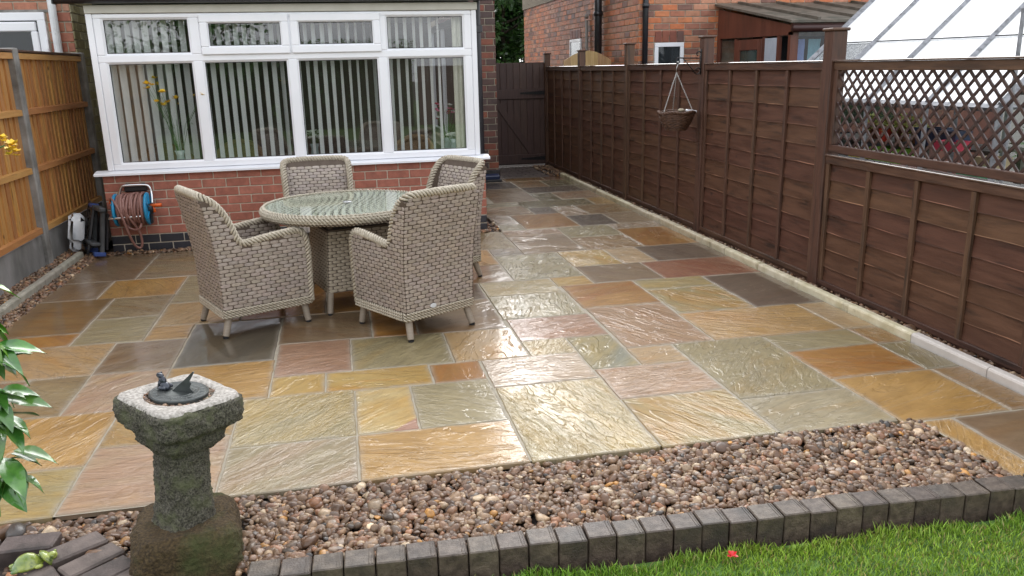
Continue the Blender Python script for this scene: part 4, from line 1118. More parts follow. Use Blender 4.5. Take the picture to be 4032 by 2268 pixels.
# ------------------------------------------------------------------ honey coloured fence on the left
lf = thing('closeboard_fence', 'honey coloured feather edge fence with concrete posts and gravel boards', 'fence', (0, 0, 0))
LX = -4.17
for k, (y0, y1) in enumerate([(1.43, -.42), (-.55, -2.40), (-2.53, -4.4)]):
    q = MB(); q.box(LX - .025, LX + .025, y1, y0, -.1, .315); q.build('gravel_board', MT['gravelboard'], lf)
    n = 17
    for i in range(n):
        ya = y0 - (y0 - y1) * (i) / n; yb = y0 - (y0 - y1) * (i + 1.18) / n; yb = max(yb, y1)
        j = fr_.uniform(-.003, .003)
        q = MB(); q.prism([(LX - .008 + j, ya, .37), (LX + .006 + j, ya, .37), (LX + .022 + j, yb, .37), (LX - .002 + j, yb, .37)], (0, 0, 1.50)); q.build('feather_board', MT['larch'], lf)
    for z in (.33, .86, 1.36, 1.835):
        q = MB(); w = .032
        q.prism([(LX + .012, y1, z), (LX + .050, y1, z + .004), (LX + .050, y1, z + .052), (LX + .012, y1, z + .06)], (0, y0 - y1, 0)); q.build('rail', MT['larch_rail'], lf)
    q = MB(); q.cbox(LX - .02, LX + .055, y1, y0, 1.897, 1.915, .003); q.build('capping', MT['fence_post'], lf)
for y in (1.49, -.485, -2.465, -4.46):
    q = MB(); q.cbox(LX - .05, LX + .062, y - .055, y + .055, -.1, 1.93, .01); q.build('concrete_post', MT['concrete'], lf)

# ------------------------------------------------------------------ greenhouse beyond the trellis
GO = Vector((3.22, -2.44, 0)); gang = math.atan2(1.48, -.262) - math.pi / 2   # local y runs along the eaves
gh = thing('greenhouse', 'aluminium greenhouse with a sloping glass roof beyond the trellis', 'greenhouse', (GO.x, GO.y, 0), gang)
EZ, HW, RISE = 1.30, 1.28, 1.0
ybars = [-.70, -.04, .60, 1.23, 1.86]
def gbar(name, pts, r=.018, mat=None):
    q = MB(); q.tube(pts, r, 4); return q.build(name, mat or MT['alu'], gh)
for y in ybars:
    for sx, x0 in ((1, 0), (-1, 2 * HW)):
        w = .032 if y in (ybars[0], ybars[-1]) else .026
        gbar('glazing_bar', [(x0, y, EZ + .02), (HW, y, EZ + RISE + .02)], w); gbar('wall_bar', [(x0, y, 0), (x0, y, EZ)], w)
for x in (0, 2 * HW): gbar('eaves_bar', [(x, ybars[0], EZ), (x, ybars[-1], EZ)], .03); gbar('base_bar', [(x, ybars[0], .03), (x, ybars[-1], .03)], .03)
gbar('ridge_bar', [(HW, ybars[0], EZ + RISE), (HW, ybars[-1], EZ + RISE)], .03)
for y in (ybars[0], ybars[-1]):
    gbar('gable_bar', [(0, y, EZ), (2 * HW, y, EZ)], .018)
    for x in (.62, HW, 1.9): gbar('gable_bar', [(x, y, 0), (x, y, EZ + RISE * (1 - abs(x - HW) / HW))], .015)
for i in range(4):
    y0, y1 = ybars[i] + .012, ybars[i + 1] - .012
    for x0, x1 in ((0, HW), (2 * HW, HW)):
        for (t0, t1, dz) in ((0, .52, 0), (.5, 1, .006)):
            q = MB(); P = lambda t: (x0 + (x1 - x0) * t, EZ + RISE * t + .012 + dz)
            q.add([(P(t0)[0], y0, P(t0)[1]), (P(t1)[0], y0, P(t1)[1]), (P(t1)[0], y1, P(t1)[1]), (P(t0)[0], y1, P(t0)[1])], [(0, 1, 2, 3)])
            q.build('roof_pane', MT['grimy'] if (i == 3 and t0 == 0) else MT['whitewash'], gh)
        q = MB(); X, Z = P(.0); xm, zm = x0 + (x1 - x0) * .51, EZ + RISE * .51 + .016
        q.tube([(xm, y0, zm + .006), (xm, y1, zm + .006)], .0055, 4); q.build('pane_lap', MT['seal'], gh)
    for x in (0, 2 * HW):
        q = MB(); q.add([(x, y0, .05), (x, y1, .05), (x, y1, EZ), (x, y0, EZ)], [(0, 1, 2, 3)]); q.build('wall_pane', MT['ghglass'], gh)
for y in (ybars[0], ybars[-1]):
    q = MB(); q.add([(0, y, .05), (2 * HW, y, .05), (2 * HW, y, EZ), (HW, y, EZ + RISE), (0, y, EZ)], [(0, 1, 2, 3, 4)]); q.build('gable_pane', MT['ghglass'], gh)
def ghp(x, y, z): return gh_m @ Vector((x, y, z))
gh_m = Matrix.Translation((GO.x, GO.y, 0)) @ Matrix.Rotation(gang, 4, 'Z')
t = thing('metal_pole', 'thin grey metal pole standing at the near end of the greenhouse', 'pole', (3.19, -3.40, 0))
q = MB(); q.tube([(0, 0, -.2), (.0, .0, 1.96)], .014, 8); q.build('shaft', MT['alu'], t); q = MB(); q.tube([(0, 0, 1.96), (0, 0, 1.985)], .017, 8); q.build('cap', MT['alu'], t)
DW = pmat('grey_old_wood', (.05, .042, .036), (.09, .075, .062), 8, .7, stretch=(4, .6, 4))
t = thing('potting_bench', 'old dark wooden staging with two shelves inside the greenhouse', 'bench', (3.92, -1.4, 0), gang)
for z in (.52, .875):
    for i in range(4): q = MB(); q.cbox(-.22 + .12 * i, -.22 + .12 * i + .11, -1.05, 1.0, z, z + .022, .003); q.build('shelf_board', DW, t)
for y in (-1.0, 0, .95):
    for x in (-.20, .20): q = MB(); q.box(x, x + .045, y - .022, y + .022, -.2, .874); q.build('leg', DW, t)
def leafy(name, label, loc, r, h, n, mat, seed, cat='plant', lw=.05, pot=None, group=None):
    t = thing(name, label, cat, loc, 0, group); rr = random.Random(seed)
    q = MB()
    for i in range(n):
        th = rr.uniform(0, 6.283); ph = math.acos(rr.uniform(-.2, 1)); k = rr.random() ** .4
        p = Vector((r * k * math.sin(ph) * math.cos(th), r * k * math.sin(ph) * math.sin(th), h * (.45 + .5 * k * math.cos(ph))))
        d = (Vector((p.x, p.y, 0)) * .8 + Vector((rr.uniform(-1, 1), rr.uniform(-1, 1), rr.uniform(-.5, .8))) * r).normalized()
        s_ = d.cross(Vector((rr.uniform(-.5, .5), rr.uniform(-.5, .5), 1))).normalized() * lw * .4; up_ = s_.cross(d).normalized() * lw * .12
        q.add([p, p + d * lw * .5 + s_, p + d * lw * 1.1 - up_, p + d * lw * .5 - s_], [(0, 1, 2, 3)])
    q.build('foliage', mat, t)
    if pot is not None:
        q = MB(); q.lathe([(.05, 0), (.075, .13), (.082, .13), (.082, .155), (.07, .155)], 14); q.build('pot', pot, t, True)
    else:
        q = MB(); q.tube([(0, 0, 0), (0, 0, h * .6)], max(.006, r * .05), 6); q.build('stem', MT['stem'], t)
    return t
LEAFY = pmat('yellow_green_leaves', (.20, .26, .045), (.42, .40, .10), 12, .6); LEAFG = pmat('mid_green_leaves', (.06, .13, .03), (.12, .21, .06), 12, .55)
TERRA = pmat('terracotta', (.30, .12, .065), (.38, .17, .10), 9, .7)
leafy('potted_plant', 'yellowing potted plant on the greenhouse shelf, nearest the fence post', (3.80, -1.02, .90), .15, .24, 150, LEAFY, 1, pot=TERRA)
leafy('potted_plant', 'pale dry leafed potted plant in the middle of the greenhouse shelf', (3.82, -1.40, .90), .19, .27, 190, LEAFY, 2, pot=TERRA)
leafy('potted_plant', 'small drooping potted plant right of the pale ones in the greenhouse', (3.80, -1.68, .90), .13, .22, 110, LEAFY, 3, pot=TERRA)
leafy('shrub', 'grey green bushy shrub seen through the far greenhouse wall', (6.2, -1.6, 0), 1.0, 1.45, 1800, LEAFG, 4, 'shrub', .07)
for lab, x, y, z, sx, sy, sz, c in (('dark blue plastic tray stood on the greenhouse bench', 3.80, -1.86, .90, .18, .26, .16, (.03, .045, .095)), ('second blue plastic tray further right on the greenhouse bench', 3.80, -2.14, .90, .17, .22, .15, (.035, .05, .10)),
        ('bright pinkish red bowl on the greenhouse bench', 3.66, -2.30, .90, .20, .24, .08, (.55, .06, .10)), ('lime green compost bag below the greenhouse bench', 3.74, -1.40, .70, .24, .36, .14, (.22, .46, .05)),
        ('yellow plastic bag beside the lime green one in the greenhouse', 3.74, -.98, .70, .2, .36, .10, (.75, .62, .06)), ('small red pot behind the plants in the greenhouse', 3.70, -1.33, .90, .09, .09, .12, (.55, .05, .03)), ('green plastic tub low at the near end of the greenhouse', 3.66, -2.58, .62, .2, .2, .17, (.03, .24, .11)), ('cardboard box at the near end of the greenhouse', 3.85, -2.55, .72, .2, .22, .14, (.40, .30, .18))):
    q = MB(); k = 4
    prof = [(-sx, -sy), (sx, -sy), (sx, sy), (-sx, sy)]
    q.add([(px * .42, py * .42, 0) for px, py in prof] + [(px * .5, py * .5, sz) for px, py in prof] + [(px * .44, py * .44, sz) for px, py in prof] + [(px * .38, py * .38, sz * .25) for px, py in prof],
          [(3, 2, 1, 0)] + [(i, (i + 1) % 4, 4 + (i + 1) % 4, 4 + i) for i in range(4)] + [(4 + i, 4 + (i + 1) % 4, 8 + (i + 1) % 4, 8 + i) for i in range(4)] + [(8 + i, 8 + (i + 1) % 4, 12 + (i + 1) % 4, 12 + i) for i in range(4)] + [(12, 13, 14, 15)])
    words = lab.split(); nm = {'tray': 'plastic_tray', 'bowl': 'bowl', 'bag': 'bag', 'pot': 'plant_pot', 'tub': 'plastic_tub', 'box': 'cardboard_box'}[next(w for w in words if w in ('tray', 'bowl', 'bag', 'pot', 'tub', 'box'))]
    o = q.build(nm, pmat(nm + '_colour', c, tuple(v * 1.25 for v in c), 8, .45)); o.location = (x, y, z); o.rotation_euler = (0, 0, gang + rnd.uniform(-.3, .3))
    tag(o, lab, nm.split('_')[-1])

# ================================================================== wicker furniture
MT['wicker'] = pmat('taupe_wicker', (.285, .237, .203), (.455, .392, .340), 120, .55, .5, attr=True, stretch=(.35, .35, 3.0), bump=.8, bscale=220, bdist=.0025, detail=2)
MT['wicker_gap'] = pmat('wicker_shadow_gap', (.085, .060, .042), (.11, .08, .058), 20, .7)
MT['braid'] = pmat('cream_braid', (.345, .30, .225), (.52, .46, .36), 70, .5, detail=2)
MT['braid_gap'] = pmat('braid_core', (.10, .085, .055), None, 5, .7)
MT['leg_wrap'] = pmat('wrapped_leg', (.25, .205, .155), (.34, .285, .225), 150, .55, stretch=(.1, .1, 3))

def cells(q, S, u0f, u1f, v0, v1, keep=None, cl=.064, ch=.0245, bulge=.0045, half=True, rr=random.Random(77)):
    """woven cells over surface S(u,v)->(point, normal); u limits may depend on v"""
    v = v0; row = 0
    while v + ch <= v1 + 1e-6:
        a, e = u0f(v + ch / 2), u1f(v + ch / 2)
        n = max(1, round((e - a) / cl)); L = (e - a) / n
        ks = range(-1, n) if (row % 2 and half) else range(n)
        for k in ks:
            s0 = a + L * (k + (.5 if row % 2 and half else 0)); s1 = s0 + L
            s0 = max(s0, a); s1 = min(s1, e)
            if s1 - s0 < .014: continue
            um, vm = (s0 + s1) / 2, v + ch / 2
            if keep and not keep(um, vm): continue
            vs = []
            cv = rr.uniform(.88, 1.10); cc = (cv * rr.uniform(.98, 1.03), cv, cv * rr.uniform(.93, 1.03)); um += rr.uniform(-.002, .002); vm += rr.uniform(-.0012, .0012); bl_j = bulge * rr.uniform(.7, 1.35)
            w = s1 - s0 - .0055
            for j, tv in enumerate((-.5, 0, .5)):
                for tu, hb, hv in ((-.5, -.003, .62), (-.30, .55, .95), (0, 1.0, 1.0), (.30, .55, .95), (.5, -.003, .62)):
                    P, N = S(um + tu * w, vm + tv * ch * .92 * hv)
                    hh = bl_j * hb * (1.0 if j == 1 else .55) if hb > 0 else -.002
                    vs.append(P + N * hh)
            q.add(vs, [(j * 5 + i, j * 5 + i + 1, (j + 1) * 5 + i + 1, (j + 1) * 5 + i) for j in range(2) for i in range(4)], cc)
        v += ch; row += 1

def resample(path, step, closed=False):
    P = [Vector(p) for p in path]
    if closed: P = P + [P[0]]
    d = [0]
    for i in range(1, len(P)): d.append(d[-1] + (P[i] - P[i - 1]).length)
    n = max(2, int(d[-1] / step)); out = []; j = 0
    for i in range(n + (0 if closed else 1)):
        t = d[-1] * i / n
        while j < len(d) - 2 and d[j + 1] < t: j += 1
        s_ = (t - d[j]) / max(1e-9, d[j + 1] - d[j]); out.append(P[j].lerp(P[j + 1], min(1, s_)))
    return out, d[-1]

def smooth_path(pts, it=2):
    P = [Vector(p) for p in pts]
    for _ in range(it):
        Q = [P[0]]
        for i in range(len(P) - 1): Q += [P[i].lerp(P[i + 1], .25), P[i].lerp(P[i + 1], .75)]
        P = Q + [P[-1]]
    return P

def rope(q, core, path, R=.015, r=.0078, strands=4, pitch=.085, step=.010, closed=False, flat=None):
    P, L = resample(path, step, closed); m = len(P)
    if closed: pitch = L / max(1, round(L / pitch))
    prevN = None; fr = []
    for i in range(m):
        t = (P[(i + 1) % m] - P[i - 1]) if closed else (P[min(i + 1, m - 1)] - P[max(i - 1, 0)])
        t.normalize()
        if prevN is None:
            a_ = Vector((0, 0, 1))
            if abs(t.z) > .9: a_ = Vector((1, 0, 0))
            N = (a_ - t * a_.dot(t)).normalized()
        else: N = (prevN - t * prevN.dot(t)).normalized()
        prevN = N; fr.append((N, t.cross(N)))
    for s_ in range(strands):
        pts = []
        for i in range(m):
            a_ = 2 * math.pi * (i * L / max(1, (m if closed else m - 1)) / pitch + s_ / strands)
            N, B = fr[i]; pts.append(P[i] + N * (R * math.cos(a_)) + B * (R * math.sin(a_)))
        q.tube(pts, r, 5, closed=closed)
    core.tube(P[::3] if not closed else P, R * .8, 6, closed=closed)

def make_chair():
    t = thing('wicker_armchair', 'x', 'armchair', (0, 0, 0), 0, 'wicker armchairs round the glass table')
    HXB, Z0 = .272, .15
    prof = [(-.30, .15), (-.302, .50), (-.297, .575), (-.278, .628), (-.24, .650), (-.19, .650), (.0, .628), (.105, .610), (.145, .614), (.168, .645), (.187, .70), (.213, .77), (.25, .84), (.30, .897)]
    yz = np.array(prof)
    def ztop(y): return float(np.interp(y, yz[4:, 0], yz[4:, 1])) if y > -.24 else float(np.interp(y, yz[1:5, 0], yz[1:5, 1]))
    def yb(z): return .298 + .082 * max(0, (z - .40) / .53) ** 1.5
    def hx(z): return HXB + .022 * (z - Z0) / .78
    zs_ = np.linspace(.15, .93, 12)
    # shell: sides
    for sx in (-1, 1):
        q = MB()
        poly = [(y, z) for y, z in prof] + [(.335, .918), (.375, .90)] + [(yb(z), z) for z in (.8, .7, .6, .5, .4, .15)]
        out_ = [Vector((sx * hx(z), y, z)) for y, z in poly]; inn = [Vector((sx * (hx(z) - .042), y, z)) for y, z in poly]
        n = len(poly); q.add(out_ + inn, [tuple(range(n)) if sx > 0 else tuple(range(n))[::-1], tuple(range(n, 2 * n))[::-1] if sx > 0 else tuple(range(n, 2 * n))] + [(i, (i + 1) % n, n + (i + 1) % n, n + i) for i in range(n)])
        side_o = q.build('arm_panel', MT['wicker_gap'], t)
        q = MB()
        S = lambda y, z, sx=sx: (Vector((sx * (hx(z) + .002), y, z)), Vector((sx, 0, 0)))
        cells(q, S, lambda z: -.288, lambda z: yb(z) + .004, .192, .92, lambda y, z: z + .022 < ztop(y) if y < .30 else z < .885)
        S2 = lambda y, z, sx=sx: (Vector((sx * (hx(z) - .044), y, z)), Vector((-sx, 0, 0)))
        cells(q, S2, lambda z: -.285, lambda z: .17, .46, .65, lambda y, z: z + .02 < ztop(y))
        w_ = q.build('weave', MT['wicker'], side_o, True); w_['kind'] = 'stuff'
    # back
    def ob(x, z): return max(0.0, 1 - 0)
    def xw(z):
        w = hx(z) - .010
        if z > .865: w -= .07 * (1 - math.sqrt(max(0, 1 - ((z - .865) / .07) ** 2)))
        return w
    q = MB(); zz_ = list(np.linspace(.15, .865, 9)) + list(np.linspace(.88, .933, 5)); vs = []
    def yin(z): return float(np.interp(z, [.15, .43, .62, .8, .93], [.24, .215, .235, .285, .345]))
    for z in zz_:
        w = xw(z)
        for x in np.linspace(-w, w, 7): vs.append((x, yb(z), z))
        for x in np.linspace(-w, w, 7): vs.append((x, yin(z), z))
    fs = []
    for i in range(len(zz_) - 1):
        a, b_ = 14 * i, 14 * (i + 1)
        for j in range(6):
            fs += [(a + j + 1, a + j, b_ + j, b_ + j + 1), (a + 7 + j, a + 8 + j, b_ + 8 + j, b_ + 7 + j)]
        fs += [(a, a + 7, b_ + 7, b_), (a + 13, a + 6, b_ + 6, b_ + 13)]
    a = 14 * (len(zz_) - 1)
    for j in range(6): fs.append((a + j, a + 7 + j, a + 8 + j, a + j + 1))
    q.add(vs, fs); back_o = q.build('backrest', MT['wicker_gap'], t)
    q = MB()
    def Sb(x, z):
        e = 1e-3; d = (yb(z + e) - yb(z - e)) / (2 * e); return Vector((x, yb(z) + .003, z)), Vector((0, 1, -d)).normalized()
    cells(q, Sb, lambda z: -xw(z) - .008, lambda z: xw(z) + .008, .192, .94)
    def Si(x, z): return Vector((x, yin(z) - .003, z)), Vector((0, -1, .15)).normalized()
    cells(q, Si, lambda z: -(xw(z) - .022), lambda z: xw(z) - .022, .45, .915)
    w_ = q.build('weave', MT['wicker'], back_o, True); w_['kind'] = 'stuff'
    # seat and apron
    q = MB(); q.cbox(-.232, .232, -.29, .22, .16, .425, .012); seat_o = q.build('seat', MT['wicker_gap'], t)
    q = MB(); cells(q, lambda x, z: (Vector((x, -.293, z)), Vector((0, -1, 0))), lambda z: -.245, lambda z: .245, .192, .42)
    cells(q, lambda x, y: (Vector((x, y, .428)), Vector((0, 0, 1))), lambda y: -.23, lambda y: .23, -.285, .21)
    w_ = q.build('weave', MT['wicker'], seat_o, True); w_['kind'] = 'stuff'
    # rope along the arms and over the back
    half = [(hx(z) - .018, y, z) for y, z in prof[:1] + prof[1:]]
    half = half + [(hx(.9) - .026, .352, .932), (.20, .370, .944)]
    path = half + [(-x, y, z) for x, y, z in half[::-1]]
    path = smooth_path(path, 2)
    q = MB(); c = MB(); rope(q, c, path, .0195, .0092, 4, .10)
    ro = q.build('braided_edge', MT['braid'], t, True); c.build('core', MT['braid_gap'], ro, True)
    # braided band round the base
    q = MB(); c = MB()
    for k in range(3):
        z = .142 + k * .0185; e = .302; h2 = HXB + .006; rr_ = .03
        ring = []
        for cx_, cy_, a0 in ((h2 - rr_, .302 - rr_, 0), (-h2 + rr_, .302 - rr_, 90), (-h2 + rr_, -.306 + rr_, 180), (h2 - rr_, -.306 + rr_, 270)):
            for a_ in (0, 30, 60, 90): ring.append((cx_ + rr_ * math.cos(RAD(a0 + a_)), cy_ + rr_ * math.sin(RAD(a0 + a_)), z))
        rope(q, c, ring, .0072, .0062, 2, .05, .011, True)
    bo = q.build('base_band', MT['braid'], t, True); c.build('core', MT['braid_gap'], bo, True)
    q = MB(); q.box(-.262, .262, -.295, .29, .13, .19); q.build('under_frame', MT['wicker_gap'], t)
    for sx in (-1, 1):
        for sy in (-1, 1):
            top = Vector((sx * .232, sy * .255, .15)); bot = Vector((sx * .252, sy * (.272 if sy < 0 else .300), .012))
            q = MB(); pts = []; rs_ = []
            for i in range(41):
                pts.append(top.lerp(bot, i / 40)); rs_.append(.0245 - .004 * i / 40 + (.0012 if i % 2 else 0))
            q.tube(pts, rs_, 12); lo = q.build('leg', MT['leg_wrap'], t, True)
            q = MB(); q.tube([bot, bot - Vector((0, 0, .012))], .019, 12); q.build('foot', MT['seal'], lo)
    return t

chair = make_chair()
def put(o, x, y, fx, fy): o.location = (x, y, .001); o.rotation_euler = (0, 0, math.atan2(fx, -fy))
chair['label'] = 'wicker armchair at the front right of the table, its back to us'
put(chair, -1.045, -3.105, -.51, .86)
c1 = copy_tree(chair, 'wicker armchair at the left of the table, seen from its side'); put(c1, -2.115, -2.735, .91, .41)
c3 = copy_tree(chair, 'wicker armchair behind the table in front of the brick wall, facing us'); put(c3, -1.655, -1.50, .07, -1)
c4 = copy_tree(chair, 'wicker armchair behind the table at its right, mostly hidden by the front chair'); put(c4, -.785, -1.86, -.88, -.475)
q = MB(); M = Matrix.Translation((.07, .3085, .205)) @ Matrix.Rotation(-math.pi / 2, 4, 'X') @ Matrix.Diagonal((1, .62, 1, 1))
q.lathe([(.024, 0), (.024, .003), (.021, .004)], 20, (0, 0, 0), M); q.build('badge', pmat('white_badge', (.62, .64, .66), (.70, .72, .74), 30, .3), chair)

TX, TY, TR = -1.44, -2.41, .615
tb = thing('round_table', 'round wicker garden table with a glass top and square woven pedestal', 'table', (TX, TY, 0), math.atan2(-.335, -.18) - math.pi / 4 + math.pi)
q = MB(); c = MB()
for k, (dz, dr) in enumerate(((.746, -.012), (.734, .002), (.720, .008), (.706, .004), (.694, -.006))):
    ring = [((TR + dr - .012) * math.cos(a), (TR + dr - .012) * math.sin(a), dz) for a in np.linspace(0, 2 * math.pi, 65)[:-1]]
    rope(q, c, ring, .0078, .0072, 2, .055, .012, True)
ro = q.build('braided_rim', MT['braid'], tb, True); c.build('core', MT['braid_gap'], ro, True)
q = MB(); q.lathe([(TR - .02, .68), (TR - .005, .69), (TR - .005, .735), (TR - .02, .738)], 64); top_o = q.build('table_top', MT['wicker_gap'], tb)
q = MB(); RR = TR - .03
def Sd(u, v): return Vector((u * .94 - v * .34, u * .34 + v * .94, .741)), Vector((0, 0, 1))
cells(q, Sd, lambda v: -math.sqrt(max(.0004, RR * RR - v * v)), lambda v: math.sqrt(max(.0004, RR * RR - v * v)), -RR + .01, RR, None, .062, .024, .004)
w_ = q.build('weave', pmat('light_wicker', (.42, .39, .31), (.62, .58, .48), 120, .55, stretch=(1, 1, 3)), top_o, True); w_['kind'] = 'stuff'
gt = glass_mat('table_glass', (.965, .995, .975), .6, 1.5)
q = MB(); q.lathe([(TR - .024, .7475), (TR - .022, .749), (TR - .022, .7525), (TR - .024, .754)], 64); q.build('glass_top', gt, tb)
q = MB(); q.lathe([(.036, .7545), (.036, .757), (.031, .759), (.024, .757)], 28); q.build('parasol_hole_cap', pmat('chrome', (.75, .76, .78), None, 5, .15, metal=1.0), tb, True)
# pedestal
HB, HT, ZB, ZT = .262, .225, .155, .60
q = MB(); zz2 = (ZB, ZT); vs = []
for z, h in ((ZB, HB), (ZT, HT)): vs += [(-h, -h, z), (h, -h, z), (h, h, z), (-h, h, z)]
q.add(vs, [(3, 2, 1, 0), (4, 5, 6, 7)] + [(i, (i + 1) % 4, 4 + (i + 1) % 4, 4 + i) for i in range(4)]); ped = q.build('pedestal', MT['wicker_gap'], tb)
q = MB(); PALE = pmat('pale_wicker', (.36, .30, .22), (.50, .43, .33), 120, .55, .5, stretch=(.35, .35, 3.0), bump=.8, bscale=220, bdist=.0025, detail=2)
hh_ = lambda z: HB + (HT - HB) * (z - ZB) / (ZT - ZB)
for k in range(4):
    Rk = Matrix.Rotation(k * math.pi / 2, 3, 'Z')
    cells(q, lambda x, z, Rk=Rk: (Rk @ Vector((x, -hh_(z) - .002, z)), Rk @ Vector((0, -1, 0))), lambda z: -hh_(z), lambda z: hh_(z), ZB + .005, ZT, None, .062, .0225)
w_ = q.build('weave', PALE, ped, True); w_['kind'] = 'stuff'
q = MB(); q.box(-.21, .21, -.21, .21, .602, .606); q.build('shelf', pmat('brown_shelf', (.05, .032, .024), None, 5, .5), ped)
for sx in (-1, 1):
    for sy in (-1, 1):
        q = MB(); q.box(sx * .20 - .018, sx * .20 + .018, sy * .20 - .018, sy * .20 + .018, .607, .683); q.build('post', pmat('brown_tube', (.10, .07, .05), None, 5, .5), tb)
        top = Vector((sx * .245, sy * .245, .16)); bot = Vector((sx * .262, sy * .262, .012)); q = MB()
        q.tube([top.lerp(bot, i / 40) for i in range(41)], [.0235 - .003 * i / 40 + (.0012 if i % 2 else 0) for i in range(41)], 12); lo = q.build('leg', MT['leg_wrap'], tb, True)
        q = MB(); q.tube([bot, bot - Vector((0, 0, .012))], .018, 12); q.build('foot', MT['seal'], lo)

# ================================================================== hanging basket
hb = thing('basket_bracket', 'scrolled black iron bracket fixed to a brown fence post', 'bracket', (2.008, -.80, 0))
q = MB()
def spiral(c, r0_, r1_, a0, a1, n=26): return [(c[0] + (r0_ + (r1_ - r0_) * i / n) * math.cos(a0 + (a1 - a0) * i / n), 0, c[1] + (r0_ + (r1_ - r0_) * i / n) * math.sin(a0 + (a1 - a0) * i / n)) for i in range(n + 1)]
q.box(-.006, .0, -.01, .01, 1.56, 1.80)
q.tube([(-.03, 0, 1.715)] + [(-.20, 0, 1.72), (-.225, 0, 1.722)] + spiral((-.235, 1.690), .032, .014, math.pi / 2, math.pi / 2 + 4.6), .006, 6)
q.tube([(-.03, 0, 1.715)] + spiral((-.03, 1.752), .037, .014, -math.pi / 2, -math.pi / 2 + 6.0), .005, 6)
q.tube([(-.185, 0, 1.715), (-.10, 0, 1.625), (-.06, 0, 1.575)] + spiral((-.035, 1.602), .037, .014, -2.3, -2.3 + 6.0), .005, 6)
q.build('scroll', MT['iron'], hb, True)
bk = thing('hanging_basket', 'woven willow hanging basket on silver chains, empty but for scraps', 'basket', (1.770, -.80, 0))
WIL = pmat('willow', (.060, .028, .016), (.13, .065, .038), 40, .55)
q = MB(); rr_ = random.Random(8)
for k in range(13):
    z = 1.045 + .0132 * k; f_ = k / 12; R_ = .095 + .072 * math.sin(f_ * 1.45)
    pts = [(R_ * math.cos(a) * (1 + .022 * math.cos(14 * a + (k % 2) * math.pi)), R_ * math.sin(a) * (1 + .022 * math.cos(14 * a + (k % 2) * math.pi)), z + rr_.uniform(-.003, .003)) for a in np.linspace(0, 2 * math.pi, 57)[:-1]]
    q.tube(pts, .0078, 5, closed=True)
q.build('woven_bowl', WIL, bk, True)
q = MB(); q.lathe([(.04, 1.036), (.095, 1.046), (.135, 1.10), (.158, 1.19), (.150, 1.19)], 28); q.build('liner', pmat('dark_liner', (.02, .014, .01), None, 8, .8), bk)
q = MB(); pts = [(.172 * math.cos(a), .172 * math.sin(a), 1.212 + .006 * math.sin(5 * a)) for a in np.linspace(0, 2 * math.pi, 49)[:-1]]; c = MB(); rope(q, c, pts, .009, .008, 3, .09, .014, True); q.build('rim', WIL, bk, True)
q = MB(); q.lathe([(.15, 1.195), (.10, 1.205), (.02, 1.21)], 24); q.build('soil', MT['soil'], bk)
sil = pmat('steel_chain', (.55, .55, .53), None, 5, .3, metal=.9)
q = MB(); ap = Vector((-.012, 0, 1.585))
for k in range(3):
    a = RAD(200 + 120 * k); e_ = Vector((.165 * math.cos(a), .165 * math.sin(a), 1.215)); n = 30
    for i in range(n):
        p = ap.lerp(e_, (i + .5) / n); d = (e_ - ap).normalized(); s_ = d.cross(Vector((0, 0, 1)) if i % 2 else Vector((math.sin(a), -math.cos(a), .3))).normalized()
        q.tube([p + d * .010 * math.cos(t_) + s_ * .0048 * math.sin(t_) for t_ in np.linspace(0, 2 * math.pi, 9)[:-1]], .0016, 4, closed=True)
q.build('chain', sil, bk, True)
q = MB(); q.tube([(-.012, 0, 1.585), (-.012, 0, 1.63), (.0, 0, 1.66), (.012, 0, 1.672), (.004, 0, 1.69), (-.012, 0, 1.68)], .004, 6); q.build('hook', sil, bk, True)
q = MB(); q.cbox(-.12, -.02, -.03, .03, 1.212, 1.235, .006, Matrix.Rotation(.15, 4, 'Y')); tag(q.build('plastic_scrap', MT['upvc']), 'flat white plastic piece lying in the hanging basket', 'scrap').location = (1.80, -.82, .0)
q = MB(); q.ball((0, 0, 0), (.035, .03, .018), 10, 7); o = q.build('dry_moss', pmat('pale_moss', (.34, .28, .19), (.46, .40, .30), 60, .8, bump=1, bscale=90), None, True); o.location = (1.80, -.84, 1.232); tag(o, 'small tuft of pale dry moss lying in the hanging basket', 'moss')

# ================================================================== hose reel and stored things by the wall
hr = thing('hose_reel', 'wall hung garden hose reel with blue drum discs and a brown hose', 'hose reel', (-3.42, 0, 0))
tubem = pmat('bright_tube', (.68, .69, .70), None, 5, .22, metal=.95); bl_ = pmat('cyan_plastic', (.015, .22, .42), (.02, .28, .5), 6, .35); orng = pmat('orange_plastic', (.72, .12, .015), None, 6, .35)
hosem = pmat('pinkish_brown_hose', (.22, .105, .085), (.29, .15, .125), 12, .42)
q = MB(); q.cbox(-.10, .11, -.045, -.005, .60, .65, .01); q.cbox(-.085, -.045, -.04, -.004, .64, .68, .006); q.cbox(.055, .095, -.04, -.004, .64, .68, .006); q.build('wall_bracket', MT['black'], hr)
q = MB(); q.tube(smooth_path([(-.16, -.11, .50), (-.15, -.06, .57), (-.12, -.06, .655), (-.09, -.06, .665), (.10, -.06, .665), (.135, -.06, .65), (.148, -.06, .58), (.15, -.11, .49)], 2), .0125, 8); q.build('carry_frame', tubem, hr, True)
q = MB(); q.tube(smooth_path([(-.17, -.13, .42), (-.215, -.26, .385), (-.20, -.275, .385), (.06, -.275, .395), (.09, -.26, .395), (.12, -.15, .42)], 2), .0115, 8); q.build('foot_frame', tubem, hr, True)
RX = Matrix.Rotation(math.pi / 2, 4, 'Y')
